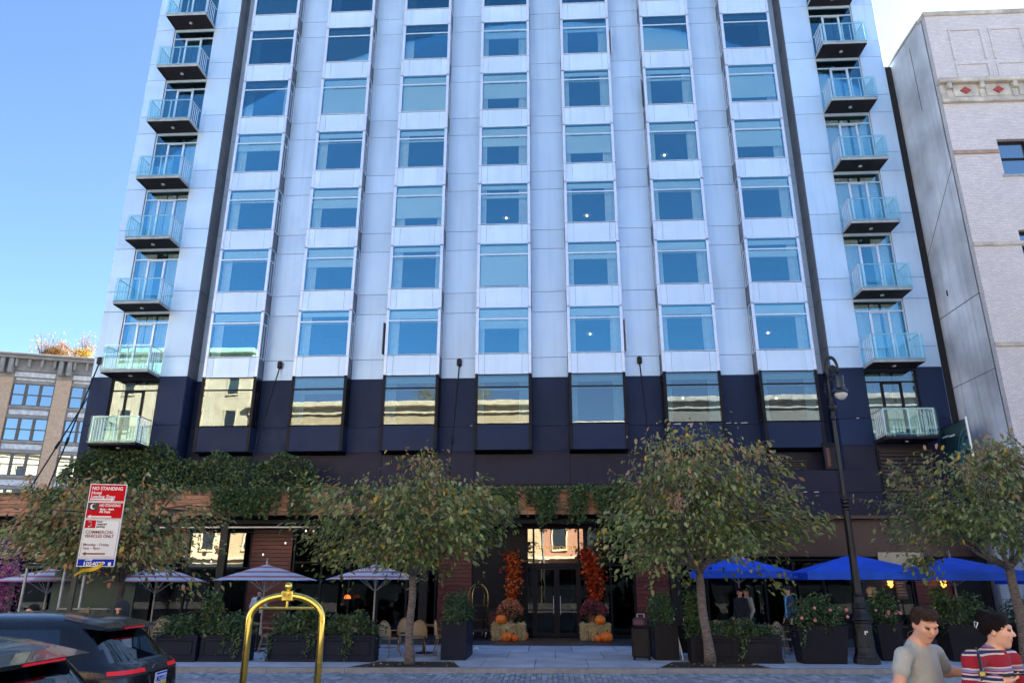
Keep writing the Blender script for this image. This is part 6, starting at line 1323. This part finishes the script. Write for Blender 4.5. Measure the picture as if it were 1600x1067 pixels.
Rs = o_(1520,1031,5.84); Ls = o_(1577,1030,6.12); nk = o_(1551,1014,6.02); Re = o_(1513,1068,5.76)+np.array((0,-.02,-.06)); Rw = o_(1556,1064,5.62); Le = o_(1592,1070,6.15)+np.array((0,0,-.05)); Lw = Le+np.array((.02,-.10,-.22))
sh = (Ls-Rs)/np.linalg.norm(Ls-Rs)
P = hp+[c(S_, H+np.array((-.015,.01,-.06)), nk+np.array((0,0,-.03)), .046, .054, k=.03), e(T_, (Rs+Ls)/2+np.array((0,0,-.14)), (.165,.115,.23), np.stack([sh, np.cross((0,0,1),sh), (0,0,1)]), k=.05),
   c(T_, Rs, nk+np.array((-.01,0,-.05)), .064, .06, k=.05), c(T_, Ls, nk+np.array((.01,0,-.05)), .064, .06, k=.05), e(T_, (0,0,1.08), (.17,.13,.26), None, k=.06), c(7, nk+np.array((.0,0,-.035)), nk+np.array((0,0,-.055)), .076, .085, .004, k=.03),
   c(T_, Rs, Re, .066, .060, k=.035), c(T_, Re, Rw, .058, .047, k=.03), c(T_, Ls, Le, .072, .066, k=.04), c(T_, Le, Lw, .062, .05, k=.03),
   e(J_, (0,0,.90), (.165,.125,.15), None, k=.05), c(J_, (-.08,0,.86), (-.09,-.08,.46), .09, .062, k=.05), c(J_, (-.09,-.08,.46), (-.10,.0,.10), .06, .045, k=.03), c(J_, (.08,.02,.86), (.10,.1,.46), .09, .062, k=.05), c(J_, (.10,.1,.46), (.08,.26,.12), .06, .045, k=.03),
   c(K_, (-.10,.0,.045), (.01,-.10,.035), .042, .036, k=.03), c(K_, (.08,.28,.06), (.19,.22,.035), .042, .036, k=.03)]
hd = np.array((.95,-.20,.10)); hand(P, Rw+hd*.02, hd, (-.1,.3,1), S_, .75, .95); hand(P, Lw, (.05,-.1,-1), (-.8,-.3,0), S_, .5, .95)
V, Q, lab = blob(P, (-.45,-.52,0), (.50,.42,0), zs, .0085); put('body', quad_mesh('body', V, Q, [m_skin2, m_haird, m_lip, m_eye, m_knit, m_jeans, m_shoe, m_knitred], lab, True), t)
hr = [e(0, g(0,-.024,.045), (.084,.098,.080), B, k=.02), e(0, g(0,.045,.085), (.062,.040,.030), B, k=.03), e(0, g(0,-.075,.01), (.062,.036,.055), B, k=.03), e(0, g(0,-.095,.085), (.045,.042,.042), B, k=.02), e(0, g(-.015,-.075,.128), (.042,.045,.026), B, k=.015), e(0, g(.03,-.06,.132), (.024,.03,.016), B, k=.015), e(0, g(-.076,-.03,.03), (.012,.05,.045), B, k=.02), e(0, g(.076,-.03,.03), (.012,.05,.045), B, k=.02)]
hair_obj(t, hr, H-.20, H+.20, m_haird, .0075, tuple(-B[1]+B[2]*.3), 1.5)
part('hair_clip', MB().tube([tuple(g(.080,-.130,.062)),tuple(g(.086,-.105,.055)),tuple(g(.080,-.122,.012)),tuple(g(.078,-.132,.03))],.0035,5,closed=True), m_steel, t, smooth='all')
bg_ = thing('shoulder_bag', 'small black shoulder bag on a buckled strap worn by the woman', 'bag', tuple(base+np.array((-.02,-.1,1.0)))); of = np.array((-.02,-.1,1.0)); sp_ = [o_(1525,1012,5.88)-of, o_(1531,1030,5.72)-of, o_(1534,1052,5.66)-of, o_(1536,1075,5.65)-of, o_(1536,1095,5.65)-of]
part('strap', MB().tube([tuple(q) for q in sp_],.011,6), m_sblack, bg_, smooth='all'); part('body', MB().cbox(tuple(sp_[-1]+np.array((-.12,-.04,-.2))),tuple(sp_[-1]+np.array((.12,.04,0))),.03), m_sblack, bg_); part('buckle', MB().cbox(tuple(sp_[2]-.018),tuple(sp_[2]+.018),.005), m_brass_old, bg_)
ph = thing('phone', 'dark phone lying in the woman\'s hand', 'phone', tuple(base+Rw+hd*.12+np.array((0,0,.03)))); part('case', MB().cbox((-.075,-.036,-.005),(.075,.036,.005),.004), m_sblack, ph, rot=(R(-12),R(-6),R(-10))); part('screen', MB().box((-.07,-.032,.0052),(.07,.032,.0058)), m_eye, ph, rot=(R(-12),R(-6),R(-10)))
# ---- people on the terraces and behind the car
def passer(label, px, py, Y, face, top, legs, hair, skin, gz=.12, long_hair=False, cap=False, hood=False, arms='down', collar=None, stride=.08, lean=0.):
    h = PY(px, py, Y); x, ht = h.x, h.z; base = np.array((x, Y, gz)); t = thing('person', label, 'person', tuple(base)); Hz = ht-gz; s = Hz/1.60; fv = np.array((face[0], face[1], 0.)); fv /= np.linalg.norm(fv); sd = np.array((fv[1], -fv[0], 0.)); z = np.array((0,0,1.)); sc = .94
    H = np.array((0,0,Hz))+fv*lean; hp, g, B = head_prims(H, tuple(fv+np.array((0,0,-.12))), (0,0,1), 1, sc)
    sh = z*1.38*s; P = hp+[c(0, H-z*.06, sh+z*.03+fv*lean*.5, .05, .055, k=.03), c(4, sh+sd*.15, sh-sd*.15, .075, .075, k=.06), e(4, sh-z*.17*s, (.185,.12,.26*s), np.stack([sd, fv, z]), k=.06), e(4, z*1.0*s, (.165,.12,.20*s), np.stack([sd, fv, z]), k=.06), e(5, z*.88*s, (.16,.12,.13*s), np.stack([sd, fv, z]), k=.05)]
    for q in (-1,1):
        k0 = z*.86*s+sd*.08*q; kn = z*.46*s+sd*.09*q+fv*stride*q; an = z*.08+sd*.09*q+fv*(stride*1.2*q-.04)
        P += [c(5, k0, kn, .085, .062, k=.05), c(5, kn, an, .060, .045, k=.03), c(6, an-z*.03, an+fv*.15-z*.045, .042, .035, k=.03)]
        a0 = sh+sd*.185*q; 
        if arms == 'down': a1 = a0+sd*.05*q-z*.28*s-fv*.03; a2 = a1-z*.22*s+fv*.10
        else: a1 = a0+sd*.06*q-z*.26*s+fv*.02; a2 = a1+fv*.20-sd*.08*q+z*.03
        P += [c(4, a0, a1, .062, .052, k=.04), c(4, a1, a1+(a2-a1)*.85, .050, .040, k=.03), c(0, a1+(a2-a1)*.8, a2, .032, .030, k=.02)]
        dv = (a2-a1)/np.linalg.norm(a2-a1); P.append(e(0, a2+dv*.05, (.025,.05,.035), np.stack([np.cross(dv,sd), dv, sd]), k=.02))
        for i in range(4): P.append(c(0, a2+dv*.09+fv*(.012*(i-1.5)), a2+dv*.15+fv*(.012*(i-1.5)), .011, .009, k=.006))
    if collar: P.append(c(7, sh+z*.04, z*.95*s+fv*.11, .06, .035, .012, k=.02)); P.append(c(7, sh+fv*.07, z*1.0*s+fv*.10, .05, .04, .012, k=.02))
    V, Q, lab = blob(P, (-.42,-.42,-.01), (.42,.42,Hz+.2), None, .0165); put('body', quad_mesh('body', V, Q, [skin, hair, m_lip, m_eye, top, legs, m_shoe]+([collar] if collar else []), lab, True), t)
    hr = [e(0, g(0,-.022,.045), (.084,.098,.078), B, k=.02), e(0, g(0,-.07,-.005), (.07,.04,.06), B, k=.03)]
    if long_hair: hr += [c(0, g(0,-.08,0), g(0,-.10,-.26), .085, .06, k=.03)]
    if hood: hr = [e(0, g(0,-.03,.02), (.115,.115,.14), B, k=.03), c(0, g(0,-.03,-.08), g(0,-.02,-.16), .11, .13, k=.05)]
    V, Q, lab = blob(hr, H-.45, H+.22, None, .015); put('hood' if hood else 'hair', quad_mesh('hair', V, Q, [top if hood else hair], None, True), t)
    if hood: V, Q, lab = blob([e(0, g(0,.075,-.085), (.05,.035,.045), B, k=.02)], H-.2, H+.2, None, .012); put('beard', quad_mesh('beard', V, Q, [hair], None, True), t)
    if cap: V, Q, lab = blob([e(0, g(0,-.01,.075), (.09,.105,.062), B, k=.02), e(0, g(0,.13,.05), (.065,.07,.012), B, k=.02)], H-.2, H+.24, None, .012); put('cap', quad_mesh('cap', V, Q, [m_sblack], None, True), t)
    return t
cl = lambda n, cc: M(n, cc, .85, 0, .15, 8)
wk = passer('waiter in white shirt and black tie standing by the red plank wall', 406, 926, 26.2, (.25,-1), cl('white_shirt',(.62,.63,.66)), cl('black_trousers',(.012,.012,.014)), m_haird, m_skin, arms='bent', stride=.02, collar=m_sblack)
passer('person in dark top standing left of the pair under the blue parasol', 1156, 925, 23.0, (-.8,-.6), cl('navy_top',(.012,.014,.03)), cl('dark_trousers',(.014,.014,.02)), m_haird, m_skin, lean=.0)
passer('person in pale grey top half hidden behind the dark topped companion', 1166, 924, 23.4, (-1,-.3), cl('pale_top',(.50,.50,.50)), cl('dark_trousers2',(.02,.02,.025)), m_haird, m_skin)
passer('man in black cap and blue jacket over light blue shirt walking left', 1231, 922, 22.4, (-1,-.15), cl('blue_jacket',(.014,.05,.30)), cl('dark_trousers3',(.014,.014,.02)), m_haird, m_skin, cap=True, collar=cl('sky_shirt',(.18,.48,.68)))
passer('woman with long blonde hair and black coat walking behind the lamp post', 1359, 923, 21.9, (-1,-.2), cl('black_coat',(.010,.010,.016)), cl('blue_jeans',(.015,.03,.08)), M('hair_blonde',(.40,.26,.12),.5), m_skin2, long_hair=True)
passer('child in a pale patterned top behind the planter right of the lamp post', 1382, 941, 22.2, (-1,-.4), cl('pale_pattern',(.28,.28,.30)), cl('dark_trousers4',(.02,.02,.03)), m_hairb, m_skin2)
passer('bearded man in a dark hooded jacket standing behind the black SUV', 188, 953, 11.5, (.1,-1), cl('dark_hood',(.012,.014,.022)), cl('dark_trousers5',(.014,.014,.02)), m_haird, m_skin, gz=0, hood=True)
passer('man with short dark hair seen above the SUV roof at far left', 50, 955, 12.4, (-.2,-1), cl('dark_jacket',(.012,.012,.016)), cl('dark_trousers6',(.014,.014,.02)), m_haird, m_skin, gz=0)
